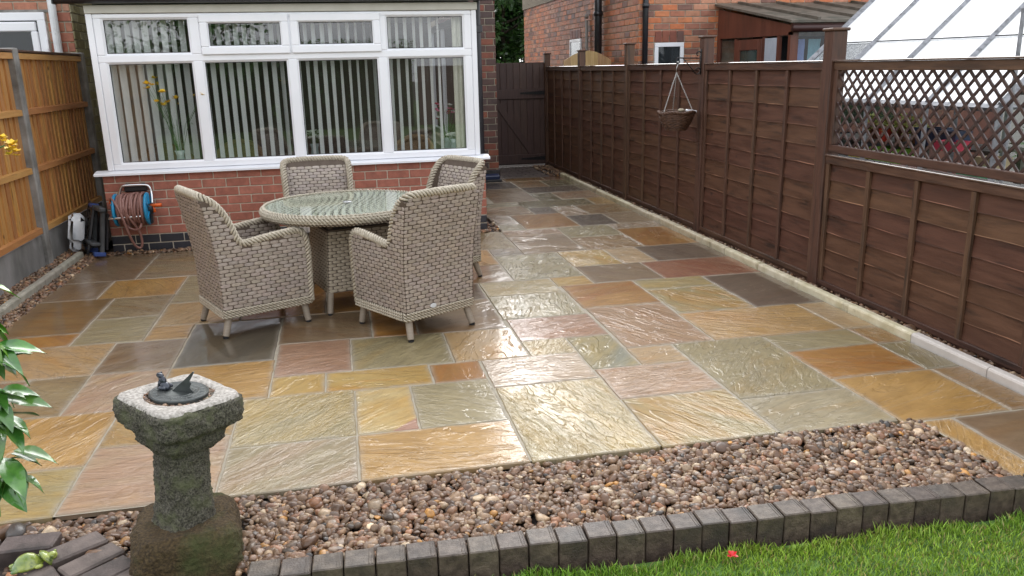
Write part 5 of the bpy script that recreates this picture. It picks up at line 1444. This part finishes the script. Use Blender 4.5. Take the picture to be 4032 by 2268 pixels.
for x, s_ in ((-.165, -1), (.115, 1)):
    q = MB(); q.lathe([(.045, -.012), (.115, -.008), (.150, -.012), (.158, 0), (.150, .012), (.045, .006)], 28, (x, -.14, .445), RX); d_o = q.build('drum_disc', bl_, hr, True)
    q = MB()
    for k in range(6):
        a = k * math.pi / 3; q.box(.03, .145, -.008, .008, -.005, .005, Matrix.Translation((x + s_ * .012, -.14, .445)) @ Matrix.Rotation(a, 4, 'X') @ Matrix.Rotation(math.pi / 2, 4, 'Y') @ Matrix.Rotation(math.pi / 2, 4, 'Z') @ Matrix.Rotation(math.pi / 2, 4, 'Z') @ Matrix.Rotation(math.pi / 2, 4, 'X'))
    q.build('disc_rib', bl_, d_o)
q = MB(); q.lathe([(.03, -.01), (.05, 0), (.05, .03), (.03, .045)], 16, (.128, -.14, .445), RX); q.cbox(.12, .15, -.17, -.11, .30, .46, .01); q.build('hub', MT['black'], hr)
q = MB(); q.tube([(.145, -.16, .475), (.245, -.175, .48)], .017, 10); q.tube([(.165, -.16, .47), (.175, -.16, .41)], .014, 8); q.build('crank_handle', orng, hr, True)
q = MB(); pts = []
n_t = 11
hrnd = random.Random(2)
for i in range(n_t * 16):
    a = 2 * math.pi * i / 16; x = -.145 + .245 * (i / (n_t * 16)); R_ = .128 + .006 * math.sin(i * .37) ; pts.append((x, -.14 + R_ * math.cos(a), .445 + R_ * math.sin(a)))
q.tube(pts, .0125, 7)
pts = []
for i in range(9 * 16):
    a = 2 * math.pi * i / 16; x = .09 - .225 * (i / (9 * 16)) + .006 * math.sin(i * .9); R_ = .146 + .008 * math.sin(i * .21 + 1); pts.append((x, -.14 + R_ * math.cos(a), .445 + R_ * math.sin(a)))
q.tube(pts, .0125, 7)
q.tube(smooth_path([(-.20, -.16, .52), (-.19, -.20, .58), (-.15, -.26, .54), (-.10, -.295, .45), (-.075, -.29, .33), (-.06, -.24, .20), (-.035, -.20, .10), (.005, -.17, .065), (.03, -.17, .12), (.025, -.20, .24), (-.02, -.27, .36), (-.06, -.29, .45), (-.08, -.24, .56)], 2), .0125, 7)
q.tube(smooth_path([(-.02, -.285, .47), (-.01, -.24, .57), (.01, -.18, .605), (.03, -.08, .58)], 2), .0125, 7)
q.tube(smooth_path([(.04, -.18, .34), (.06, -.26, .30), (.02, -.24, .26), (-.05, -.22, .27), (-.1, -.25, .35)], 2), .0125, 7)
q.build('hose', hosem, hr, True)
q = MB(); q.lathe([(.012, 0), (.017, .01), (.017, .04), (.012, .05)], 10, (-.20, -.165, .505)); q.build('tap_connector', orng, hr)

st = thing('folding_step_stool', 'folded grey step stool with blue feet leaning in the corner by the wall', 'stool', (-3.83, -.06, .03), RAD(-62))
gsm = pmat('grey_plastic', (.055, .058, .060), (.085, .088, .09), 10, .5); blf = pmat('dull_blue_rubber', (.025, .055, .20), (.04, .08, .26), 10, .5)
LN = Matrix.Rotation(RAD(-9), 4, 'X')
for x in (-.14, .14):
    q = MB(); q.cbox(x - .022, x + .022, -.02, .02, .0, .44, .008, LN); q.build('leg', gsm, st)
    q = MB(); q.cbox(x - .03, x + .03, -.075, .03, -.012, .028, .006, LN); q.build('foot', blf, st)
q = MB(); q.cbox(-.19, .19, -.045, .02, .41, .455, .012, LN); q.build('top_step', gsm, st)
q = MB(); q.cbox(-.195, -.08, -.05, .026, .425, .462, .01, LN); q.build('grip', blf, st)
q = MB(); q.cbox(-.17, .17, .03, .05, .05, .40, .006, LN); q.build('panel', MT['black'], st)
q = MB(); q.cbox(-.17, .17, -.10, -.02, .09, .118, .006, LN); q.build('lower_step', gsm, st)
cr = thing('plastic_crate', 'black slotted plastic crate tipped on end behind the step stool', 'crate', (-3.99, .12, .02), RAD(-70))
L2 = Matrix.Rotation(RAD(-14), 4, 'X')
q = MB(); q.cbox(-.21, .21, -.012, .012, .0, .04, .004, L2); q.cbox(-.21, .21, -.012, .012, .44, .48, .004, L2); q.cbox(-.21, -.17, -.012, .012, .041, .439, .004, L2); q.cbox(.17, .21, -.012, .012, .041, .439, .004, L2)
q.build('rim', MT['black'], cr)
for k in range(5):
    for s_ in (-1, 1):
        q = MB(); z = .08 + k * .085; q.prism([L2 @ Vector((-.17, -.006, z - s_ * .03)), L2 @ Vector((-.17, -.006, z - s_ * .03 + .018)), L2 @ Vector((.17, -.006, z + s_ * .03 + .018)), L2 @ Vector((.17, -.006, z + s_ * .03))], (0, .008, 0)); q.build('slat', MT['black'], cr)
wc = MB(); wc.cbox(-.07, .07, -.10, .10, .14, .40, .04); wc.cbox(-.05, .05, -.06, .06, .04, .17, .03)
o = wc.build('white_container', pmat('white_plastic_tub', (.55, .56, .57), (.66, .67, .68), 9, .4), None, True); o.location = (-4.05, -.02, .02); o.rotation_euler = (RAD(8), RAD(10), .3)
tag(o, 'scuffed white plastic container wedged between the crate and the honey fence', 'container')

# ================================================================== block edging in front of the gravel
be = thing('block_edging', 'row of dark upright paving blocks between gravel and lawn', 'edging', (0, 0, 0))
x = -1.88; k = 0; er = random.Random(9); W = .109
while x < 2.0:
    yF = edge_y(x + W / 2); M = Matrix.Translation((x + W / 2, yF, er.uniform(-.004, .004))) @ Matrix.Rotation(-.034 + er.uniform(-.02, .02), 4, 'Z') @ Matrix.Rotation(er.uniform(-.02, .02), 4, 'X')
    q = MB(); hw = W / 2 - .0022
    cd_ = er.uniform(-.004, .004)
    q.cbox(-hw, hw, cd_, .104 + cd_, -.2, .022, .0042, M)
    for gx_ in (.60, .80): q.cbox(hw * gx_, hw * gx_ + .005, cd_ + .004, .100 + cd_, .018, .0238, .001, M)
    q.build('block', MT['block'], be)
    x += W; k += 1

# curved brick edging of the plant bed on the left
ce = thing('brick_edging', 'curved row of worn dark bricks round the plant bed at the left', 'edging', (0, 0, 0))
eb = MB(); eb.cbox(-.052, .052, -.10, .10, -.10, .03, .007); ebm = eb.mesh('brick'); ebm.materials.append(MT['edge_brick'])
BC = Vector((-3.15, -6.25))
for (x, y, rz_) in ((-2.90, -5.50, RAD(92)), (-2.69, -5.50, RAD(86)), (-2.51, -5.575, RAD(-52)), (-2.43, -5.67, RAD(-50)), (-2.365, -5.765, RAD(-48)), (-2.30, -5.86, RAD(-46)), (-2.24, -5.955, RAD(-44)), (-3.11, -5.49, RAD(90))):
    o = link('brick', ebm, None, ce); o.location = (x, y, er.uniform(-.006, .006)); o.rotation_euler = (er.uniform(-.04, .04), er.uniform(-.04, .04), rz_)
for (x, y, rz_) in ((-2.62, -5.76, RAD(-58)), (-2.83, -5.71, RAD(-60)), (-2.55, -5.87, RAD(-58)), (-2.76, -5.86, RAD(-60))):
    o = link('brick', ebm, None, ce); o.location = (x, y, -.012 + er.uniform(-.004, .004)); o.rotation_euler = (er.uniform(-.03, .03), er.uniform(-.03, .03), rz_)
sheet('plant_bed', -4.1, -2.28, -7.4, -5.46, -.05, MT['soil'])
rs = np.random.RandomState(12)
pebbles('grit', 'dark grit and tiny stones lying in the plant bed', np.stack([rs.uniform(-3.3, -2.4, 500), rs.uniform(-6.2, -5.56, 500), np.full(500, -.045)], 1), .014, 1, 8)

# ------------------------------------------------------------------ green ceramic creature on the bricks
gc = thing('garden_ornament', 'green and yellow glazed pottery tortoise lying on the bed bricks', 'ornament', (-2.640, -5.665, .024), RAD(25))
glaze = pmat('green_yellow_glaze', (.055, .14, .03), (.36, .42, .08), 9, .25, coat=.8, lo=.35, hi=.6, dirt=(.012, .05, .02), dirt_scale=14, dirt_lo=.56, dirt_hi=.7)
gc.scale = (.68, .68, .68)
q = MB(); q.lathe([(.066, .0), (.070, .012), (.056, .022), (.050, .038), (.032, .060), (.012, .070), (.001, .071)], 22, (0, 0, 0), Matrix.Diagonal((1.15, .85, 1, 1))); q.build('shell', glaze, gc, True)
q = MB(); q.lathe([(.050, 0), (.055, .010), (.040, .022), (.02, .030), (.001, .032)], 18, (.085, -.010, .012), Matrix.Rotation(RAD(58), 4, 'Y')); q.build('hat', glaze, gc, True)
q = MB(); q.ball((.115, -.018, .026), (.026, .022, .022), 12, 9); q.ball((.122, -.034, .040), .0085, 8, 6); q.ball((.132, -.006, .040), .0085, 8, 6); q.build('head', glaze, gc, True)
for dx, dy in ((-.06, -.035), (-.06, .035), (.045, -.055), (.045, .055)):
    q = MB(); q.ball((dx, dy, .008), (.022, .015, .011), 10, 6); q.build('foot', glaze, gc, True)
q = MB(); n = 9
q.add([(.0, -.012, 0), (.018, -.016, .004), (.036, -.008, .0), (.034, .008, .005), (.014, .013, .001), (.002, .006, .006)], [(0, 1, 2, 3, 4, 5)]); q.add([(.0, -.012, -.003), (.018, -.016, .001), (.036, -.008, -.003), (.034, .008, .002), (.014, .013, -.002), (.002, .006, .003)], [(5, 4, 3, 2, 1, 0)])
o = q.build('fallen_leaf', pmat('orange_leaf', (.42, .16, .06), (.55, .26, .12), 30, .5)); o.location = (-2.735, -5.615, -.03); tag(o, 'curled orange brown leaf beside the green pottery tortoise', 'leaf')

# ------------------------------------------------------------------ sundial
sdn = thing('sundial', 'mossy leaning stone sundial on a square plinth in the gravel', 'sundial', (-2.105, -5.655, 0))
STONE = pmat('mossy_rough_stone', (.026, .022, .015), (.180, .165, .125), 150, .8, bump=1.0, bscale=150, bdist=.010, dirt=(.135, .14, .075), dirt_scale=11, dirt_lo=.50, dirt_hi=.64, detail=8)
STONE_T = pmat('pale_worn_stone', (.27, .245, .21), (.56, .52, .47), 90, .65, bump=.9, bscale=85, bdist=.008, dirt=(.10, .085, .07), dirt_scale=30, dirt_lo=.60, dirt_hi=.72, detail=8)
STONE_M = pmat('brown_moss_stone', (.035, .022, .010), (.115, .076, .032), 110, .9, bump=1.0, bscale=85, bdist=.014, dirt=(.065, .075, .022), dirt_scale=4, dirt_lo=.50, dirt_hi=.68, detail=8)
sr = np.random.RandomState(3)
from mathutils import noise as mnoise
def rough(vs, amp, sc, seed=0.0):
    out = []
    for p in vs:
        p = Vector(p); d = Vector((p.x, p.y, 0)); d = d.normalized() if d.length > 1e-6 else Vector((0, 0, 1))
        k = mnoise.fractal(p * sc + Vector((seed, seed * 2, 0)), 1.0, 2.0, 4)
        k += .55 * mnoise.fractal(p * sc * 4.3 + Vector((seed, 3, seed)), .8, 2.0, 3)
        out.append(p + d * k * amp + Vector((0, 0, mnoise.noise(p * sc * 1.3 + Vector((5 + seed, 0, 0))) * amp * .5)))
    return out
def rounded_rings(levels, n=72, exp=5.0, amp=.006, sc=22, seed=0.0, capb=True, M=None):
    """levels: list of (half size, z); superellipse rings -> rough stone block"""
    q = MB(); vs = []
    for (h, z, ex) in levels:
        for k in range(n):
            a = 2 * math.pi * k / n; c, s_ = math.cos(a), math.sin(a)
            r = h / (abs(c) ** ex + abs(s_) ** ex) ** (1 / ex); vs.append(Vector((r * c, r * s_, z)))
    vs = rough(vs, amp, sc, seed)
    if M is not None: vs = [M @ v for v in vs]
    fs = []
    for i in range(len(levels) - 1):
        for k in range(n): fs.append((i * n + k, i * n + (k + 1) % n, (i + 1) * n + (k + 1) % n, (i + 1) * n + k))
    fs.append(tuple((len(levels) - 1) * n + k for k in range(n)))
    q.add(vs, fs); return q
def dens(levels, k=4):
    out = []
    for (h0, z0, e0), (h1, z1, e1) in zip(levels[:-1], levels[1:]):
        m = max(1, int(math.hypot(h1 - h0, z1 - z0) / .006))
        for i in range(m): t_ = i / m; out.append((h0 + (h1 - h0) * t_, z0 + (z1 - z0) * t_, e0 + (e1 - e0) * t_))
    return out + [levels[-1]]
RB_ = Matrix.Rotation(RAD(8), 4, 'Z')
q = rounded_rings(dens([(.185, -.15, 6), (.183, .05, 6), (.172, .115, 5), (.150, .138, 5), (.02, .142, 4)]), 170, amp=.011, sc=14, seed=1.0, M=RB_); q.build('plinth', STONE_M, sdn, True)
TILT = Matrix.Translation((0, 0, .13)) @ Matrix.Rotation(RAD(4.5), 4, 'Y') @ Matrix.Translation((0, 0, -.13))
q = rounded_rings(dens([(.104, .10, 3), (.093, .15, 3), (.085, .25, 2.8), (.083, .40, 2.8), (.09, .46, 3)]), 150, amp=.0075, sc=34, seed=2.0, M=TILT @ Matrix.Rotation(RAD(38), 4, 'Z')); q.build('shaft', STONE, sdn, True)
MC = TILT @ Matrix.Rotation(RAD(42), 4, 'Z')
q = rounded_rings(dens([(.095, .42, 4), (.118, .45, 5), (.120, .485, 5), (.160, .515, 7), (.166, .55, 8), (.163, .597, 8), (.150, .606, 8)]), 190, amp=.009, sc=22, seed=3.0, M=MC); cap_o = q.build('capstone', STONE, sdn, True)
q = MB(); n = 96; vs = []
for (h, z, ex) in ((.156, .602, 8), (.150, .612, 8), (.118, .613, 2.0), (.112, .604, 2), (.02, .604, 2)):
    for k in range(n):
        a_ = 2 * math.pi * k / n; c_, s_ = math.cos(a_), math.sin(a_); r = h / (abs(c_) ** ex + abs(s_) ** ex) ** (1 / ex); vs.append(Vector((r * c_, r * s_, z)))
vs = [MC @ v for v in rough(vs, .003, 40, 7)]
q.add(vs, [(i * n + k, i * n + (k + 1) % n, (i + 1) * n + (k + 1) % n, (i + 1) * n + k) for i in range(4) for k in range(n)] + [tuple(4 * n + k for k in range(n))]); q.build('worn_top', STONE_T, sdn, True)
BRZ = pmat('dark_bronze', (.045, .050, .050), (.095, .105, .100), 14, .42, metal=.55, bump=.3, bscale=80, dirt=(.12, .13, .125), dirt_scale=7, dirt_lo=.55, dirt_hi=.75)
q = MB(); q.lathe([(.098, .605), (.098, .618), (.094, .621), (.088, .6185), (.001, .6185)], 48, (0, 0, 0), TILT); dial = q.build('dial_plate', BRZ, sdn)
LITE = pmat('worn_bronze_relief', (.14, .15, .145), (.22, .23, .22), 30, .4, metal=.5)
q = MB()
for R_, r_ in ((.090, .0016), (.066, .0012), (.048, .0010)): q.tube([TILT @ Vector((R_ * math.cos(a_), R_ * math.sin(a_), .619)) for a_ in np.linspace(0, 2 * math.pi, 49)[:-1]], r_, 4, closed=True)
for k in range(44):
    a_ = RAD(-200 + 220 * k / 43); q.prism([TILT @ Vector((rr * math.cos(a_ + da), rr * math.sin(a_ + da), .6186)) for rr, da in ((.050, -.012), (.050, .012), (.064, .018), (.064, -.018))][:4], (0, 0, .0012))
q.build('hour_lines', LITE, dial)
# roman numerals round the rim
numerals = ['V', 'VI', 'VII', 'VIII', 'IX', 'X', 'XI', 'XII', 'I', 'II', 'III', 'IV', 'V', 'VI']
q = MB()
def stroke(a_, x0, z0, x1, z1):
    P = []
    for (xx, rr) in ((x0, z0), (x1, z1)): P.append(Vector((rr * math.cos(a_) - xx * math.sin(a_), rr * math.sin(a_) + xx * math.cos(a_), .619)))
    q.tube([TILT @ p for p in P], .0009, 4)
for k, s_ in enumerate(numerals):
    a_ = RAD(205 - 250 * k / (len(numerals) - 1)) + math.pi + RAD(10); w = .0042; off = -w * (len(s_) - 1) / 2
    for i, ch in enumerate(s_):
        xx = (off + i * w) * -1; r0_, r1_ = .070, .084
        if ch == 'I': stroke(a_, xx, r0_, xx, r1_)
        elif ch == 'V': stroke(a_, xx - .002, r1_, xx, r0_); stroke(a_, xx + .002, r1_, xx, r0_)
        else: stroke(a_, xx - .002, r1_, xx + .002, r0_); stroke(a_, xx + .002, r1_, xx - .002, r0_)
q.build('numerals', LITE, dial)
gd = RAD(-22); q = MB()
def gp(u, z, w): return TILT @ Vector((u * math.cos(gd) - w * math.sin(gd) + .01, u * math.sin(gd) + w * math.cos(gd), .619 + z))
pl = [(-.035, 0), (.045, 0), (.042, .006), (.030, .018), (.036, .034), (.030, .042), (.036, .052), (.049, .077), (.044, .078), (.022, .054)]
q.add([gp(u, z, -.0025) for u, z in pl] + [gp(u, z, .0025) for u, z in pl], [tuple(range(len(pl))), tuple(range(len(pl), 2 * len(pl)))[::-1]] + [(i, len(pl) + i, len(pl) + (i + 1) % len(pl), (i + 1) % len(pl)) for i in range(len(pl))])
q.build('gnomon', BRZ, dial)
q = MB(); FB = TILT @ Matrix.Translation((-.052, .028, .62)) @ Matrix.Rotation(RAD(150), 4, 'Z')
q.ball((0, 0, 0), (.022, .017, .013), 12, 8, FB @ Matrix.Translation((-.004, 0, .012)) @ Matrix.Rotation(RAD(-35), 4, 'Y')); q.ball((0, 0, 0), (.014, .012, .020), 12, 8, FB @ Matrix.Translation((.006, 0, .028)) @ Matrix.Rotation(RAD(20), 4, 'Y')); q.ball((0, 0, 0), (.014, .012, .009), 12, 8, FB @ Matrix.Translation((.016, 0, .046)) @ Matrix.Rotation(RAD(-20), 4, 'Y'))
for s_ in (-1, 1):
    q.ball((0, 0, 0), .0045, 8, 6, FB @ Matrix.Translation((.018, s_ * .008, .053))); q.ball((0, 0, 0), (.018, .008, .008), 10, 6, FB @ Matrix.Translation((-.004, s_ * .018, .008))); q.tube([FB @ Vector((.010, s_ * .011, .03)), FB @ Vector((.016, s_ * .012, .002))], .004, 6)
q.build('frog_figure', pmat('blue_black_bronze', (.018, .022, .032), (.05, .058, .075), 40, .25, metal=.5, coat=.5), dial, True)
pk = np.random.RandomState(6); aa = pk.uniform(0, 6.283, 150); rr_ = pk.uniform(.098, .112, 150)
po_ = pebbles('grit', 'tiny pebbles packed round the dial in the sundial top', np.array([list(TILT @ Vector((r * math.cos(a_), r * math.sin(a_), .606))) for r, a_ in zip(rr_, aa)]) + np.array([-2.105, -5.655, 0]), .011, 1, 9)

# ------------------------------------------------------------------ shrub at the left edge
def leaf_mesh(ln, wd, curl, fold):
    q = MB(); n = 7; vs = []
    for i in range(n + 1):
        t_ = i / n; w = wd * (math.sin(math.pi * min(1, t_ ** .75)) ** .75) * (1 - .25 * t_); x_ = ln * t_; z_ = -curl * t_ * t_
        wob = .05 * wd * math.sin(9 * t_)
        vs += [(x_, -w / 2, z_ + fold * w + wob), (x_, -w / 4, z_ + fold * w * .4), (x_, 0, z_), (x_, w / 4, z_ + fold * w * .4), (x_, w / 2, z_ + fold * w - wob)]
    q.add(vs, [(5 * i + j, 5 * i + j + 1, 5 * i + 5 + j + 1, 5 * i + 5 + j) for i in range(n) for j in range(4)])
    return q.mesh('leaf', True)
LEAF = pmat('glossy_wet_leaf', (.030, .11, .014), (.095, .235, .035), 22, .28, coat=.7, bump=.5, bscale=30, bdist=.004, rand=.4)
LEAF2 = pmat('fresh_bright_leaf', (.085, .22, .015), (.14, .32, .03), 14, .3, coat=.5, rand=.2)
lms = [leaf_mesh(.125, .062, .03, .16), leaf_mesh(.105, .055, .05, .12), leaf_mesh(.085, .05, .015, .2)]
for m_ in lms: m_.materials.append(LEAF)
lb = [m_.copy() for m_ in lms]
for m_ in lb: m_.materials.clear(); m_.materials.append(LEAF2)
sh = thing('leafy_shrub', 'glossy green wet leaves of a shrub at the left edge', 'shrub', (-2.615, -6.0, .0))
q = MB(); q.tube([(0, 0, 0), (-.01, .02, .5), (.0, .0, 1.0), (-.02, -.02, 1.4)], [.018, .014, .010, .006], 8); q.tube([(0, .01, .35), (-.15, .08, .7), (-.25, .1, 1.1)], [.012, .009, .005], 7); q.build('stem', pmat('brown_stem', (.06, .045, .025), (.10, .075, .04), 20, .7), sh)
lr = random.Random(31)
spots = []
for z in (.53, .585, .60, .70, .72, .78, .80, .90, .92, .96, 1.02, 1.11):
    for k in range(5): spots.append((z, lr.uniform(-1.0, .8) + (0 if k < 3 else 2.6 + .6 * k)))
for (z, a_) in spots:
    o = link('leaf', (lb if (z > .93 and lr.random() < .6) else lms)[lr.randrange(3)], None, sh)
    r_ = lr.uniform(.0, .05); s_ = lr.uniform(.8, 1.15)
    o.location = (r_ * math.cos(a_) + .10, r_ * math.sin(a_), z + lr.uniform(-.02, .02)); o.scale = (s_, s_, s_)
    o.rotation_euler = (lr.uniform(-.6, .6), lr.uniform(-.1, .7), a_)
yf = thing('yellow_flowers', 'small cluster of bright yellow flowers at the left edge before the honey fence', 'flowers', (-2.345, -6.10, .04)); fl = random.Random(5)
q = MB(); q.tube([(-.30, -.02, -.1), (-.24, .01, .8), (-.09, .0, 1.40), (-.02, 0, 1.45)], .004, 6); q.tube([(-.06, 0, 1.42), (.0, .0, 1.46), (.03, .0, 1.47)], .0022, 5); q.build('stem', MT['stem'], yf)
for (dx, dz, r_) in ((.046, 1.47, .02), (.035, 1.455, .018), (.028, 1.49, .016), (.005, 1.53, .02), (-.02, 1.50, .02), (.052, 1.452, .014)):
    q = MB(); blossom(q, (dx, fl.uniform(-.02, .02), dz), r_, fl, 10); blossom(q, (dx + .006, -.012, dz - .008), r_ * .7, fl, 8); q.build('blossom', MT['petal_y'], yf)

# ------------------------------------------------------------------ grass blades on the near lawn
gr = np.random.RandomState(17)
N = 80000
gx = gr.uniform(-1.9, 1.75, N); gd_ = gr.uniform(0, 1, N) ** 1.15 * 1.15
gy = np.array([edge_y(v) for v in gx]) - .045 - .02 * np.sin(gx * 9) - .012 * np.sin(gx * 23) - gd_
hh = gr.uniform(.010, .028, N) * (1 + .5 * (gd_ < .06)); ww = gr.uniform(.0014, .0026, N); ang = gr.uniform(0, 6.283, N); lean = gr.uniform(.1, .9, N) * hh; la = gr.uniform(0, 6.283, N)
base = np.stack([gx, gy, np.full(N, -.085)], 1)
sx_ = np.stack([np.cos(ang) * ww, np.sin(ang) * ww, np.zeros(N)], 1)
mid = base + np.stack([np.cos(la) * lean * .35, np.sin(la) * lean * .35, hh * .6], 1); tip = base + np.stack([np.cos(la) * lean, np.sin(la) * lean, hh], 1)
V5 = np.stack([base - sx_, base + sx_, mid + sx_ * .8, mid - sx_ * .8, tip], 1)
faces = []
o5 = np.arange(N)[:, None] * 5
tri = np.concatenate([o5 + np.array([[0, 1, 2]]), o5 + np.array([[0, 2, 3]]), o5 + np.array([[3, 2, 4]])], 0)
me = bpy.data.meshes.new('grass'); me.vertices.add(N * 5); me.vertices.foreach_set('co', V5.reshape(-1).astype(np.float32))
me.loops.add(len(tri) * 3); me.loops.foreach_set('vertex_index', tri.reshape(-1).astype(np.int32)); me.polygons.add(len(tri)); me.polygons.foreach_set('loop_start', np.arange(0, len(tri) * 3, 3, dtype=np.int32)); me.update(calc_edges=True)
ca = me.color_attributes.new('Col', 'FLOAT_COLOR', 'POINT'); patch = .5 + .5 * np.sin(gx * 2.1 + 1.3 * np.sin(gy * 5)) * np.cos(gy * 3.1)
bc = np.array([.125, .275, .027])[None] * (1 - patch[:, None]) + np.array([.25, .37, .042])[None] * patch[:, None]
dry = gr.rand(N) < .13; bc[dry] = np.array([.30, .25, .09]); bc *= gr.lognormal(0, .22, (N, 1))
arr = np.ones((N, 5, 4), dtype=np.float32); arr[:, :, :3] = bc[:, None, :]; ca.data.foreach_set('color', arr.ravel()); me.materials.append(MT['blade'])
o = bpy.data.objects.new('grass', me); COL.objects.link(o); tag(o, 'short bright green lawn grass in front of the block edging', 'grass', kind='stuff')
q = MB(); blossom(q, (0, 0, .0), .021, random.Random(1), 7); o = q.build('red_petal', pmat('bright_red_petal', (.55, .01, .015), (.65, .03, .03), 20, .4)); o.location = (-.175, -6.085, -.048); tag(o, 'fallen bright red petal lying on the grass', 'petal')

# ------------------------------------------------------------------ trees behind the gate and planting behind the viewer
def tree(name, label, loc, h, r, n, mat, seed, lw=.12, base=.25, sq=1.0):
    t = thing(name, label, 'tree', loc, 0); rr = random.Random(seed)
    q = MB(); q.tube([(0, 0, -.2), (.1, 0, h * .3), (0, .1, h * .6), (.1, 0, h * .85)], [h * .022, h * .017, h * .011, h * .004], 9)
    tips = []
    for i in range(11):
        a_ = rr.uniform(0, 6.28); z0 = h * rr.uniform(base, .75); e_ = Vector((r * .75 * math.cos(a_), r * .75 * math.sin(a_), min(h * .93, z0 + h * rr.uniform(.08, .25)))); q.tube([(0, 0, z0), e_ * .5 + Vector((0, 0, z0 * .5)), e_], [h * .009, h * .006, h * .002], 6); tips.append(e_)
    q.build('trunk', pmat('bark', (.06, .045, .033), (.10, .08, .06), 12, .85, bump=.8, bscale=20), t)
    q = MB(); clumps = [(Vector((rr.gauss(0, r * .45), rr.gauss(0, r * .45), h * rr.uniform(base, 1.0))), rr.uniform(.22, .42) * r) for _ in range(34)] + [(p, r * .3) for p in tips]
    for i in range(n):
        c_, cr_ = clumps[rr.randrange(len(clumps))]; d = Vector((rr.gauss(0, 1), rr.gauss(0, 1), rr.gauss(0, .75))).normalized(); p = c_ + d * cr_ * (.55 + .45 * rr.random() ** .5)
        o1 = (d + Vector((rr.uniform(-1, 1), rr.uniform(-1, 1), rr.uniform(-1.2, .4)))).normalized(); s_ = o1.cross(Vector((rr.uniform(-1, 1), rr.uniform(-1, 1), 1))).normalized(); l2 = lw * rr.uniform(.6, 1.2)
        q.add([p, p + o1 * l2 * .5 + s_ * l2 * .28, p + o1 * l2, p + o1 * l2 * .5 - s_ * l2 * .28], [(0, 1, 2, 3)])
    q.build('crown', mat, t)
    return t
TL = pmat('tree_leaves', (.026, .080, .017), (.075, .18, .036), 3, .5, coat=.2)
tree('broadleaf_tree', 'dense dark green tree seen in the gap above the gate', (3.3, 15.6, -.2), 4.8, 2.3, 30000, TL, 3, .19, .04)
tree('broadleaf_tree', 'second green tree close behind the one above the gate', (3.9, 18.2, -.2), 5.2, 2.4, 22000, TL, 13, .20, .04)
def hedge(name, label, x0, x1, y0, y1, h, n, seed):
    t = thing(name, label, 'hedge', ((x0 + x1) / 2, (y0 + y1) / 2, -.12)); rr = random.Random(seed); hx_, hy_ = (x1 - x0) / 2, (y1 - y0) / 2
    q = MB(); q.box(-hx_ + .12, hx_ - .12, -hy_ + .12, hy_ - .12, 0, h - .15); q.build('inner_mass', pmat('hedge_inside', (.010, .022, .006), None, 4, .9), t)
    q = MB()
    for i in range(n):
        p = Vector((rr.uniform(-hx_, hx_), rr.choice((-1, 1)) * hy_ * rr.uniform(.75, 1.05), rr.uniform(.05, h)))
        if rr.random() < .2: p = Vector((rr.uniform(-hx_, hx_), rr.uniform(-hy_, hy_), h * rr.uniform(.92, 1.04)))
        d = Vector((rr.gauss(0, 1), rr.gauss(0, 1), rr.gauss(0, .8))).normalized(); s_ = d.cross(Vector((rr.uniform(-1, 1), .3, 1))).normalized(); l2 = rr.uniform(.06, .13)
        q.add([p, p + d * l2 * .5 + s_ * l2 * .3, p + d * l2, p + d * l2 * .5 - s_ * l2 * .3], [(0, 1, 2, 3)])
    q.build('foliage', TL, t)
hedge('garden_hedge', 'tall green hedge at the far end of the lawn behind the viewer', -9, 1.0, -19.5, -18.0, 2.6, 9000, 4)
bf = thing('boundary_fence', 'brown board fence across the lawn end behind the viewer', 'fence', (0, -18.6, 0))
for i in range(40):
    q = MB(); x_ = 1.1 + i * .155; q.cbox(x_, x_ + .15, 0, .02, -.1, 1.75, .004); q.build('board', MT['gate'], bf)
tree('garden_tree', 'rounded garden tree standing behind the viewer', (-5.2, -15.5, -.12), 5.5, 2.0, 6000, TL, 9, .14, .2)
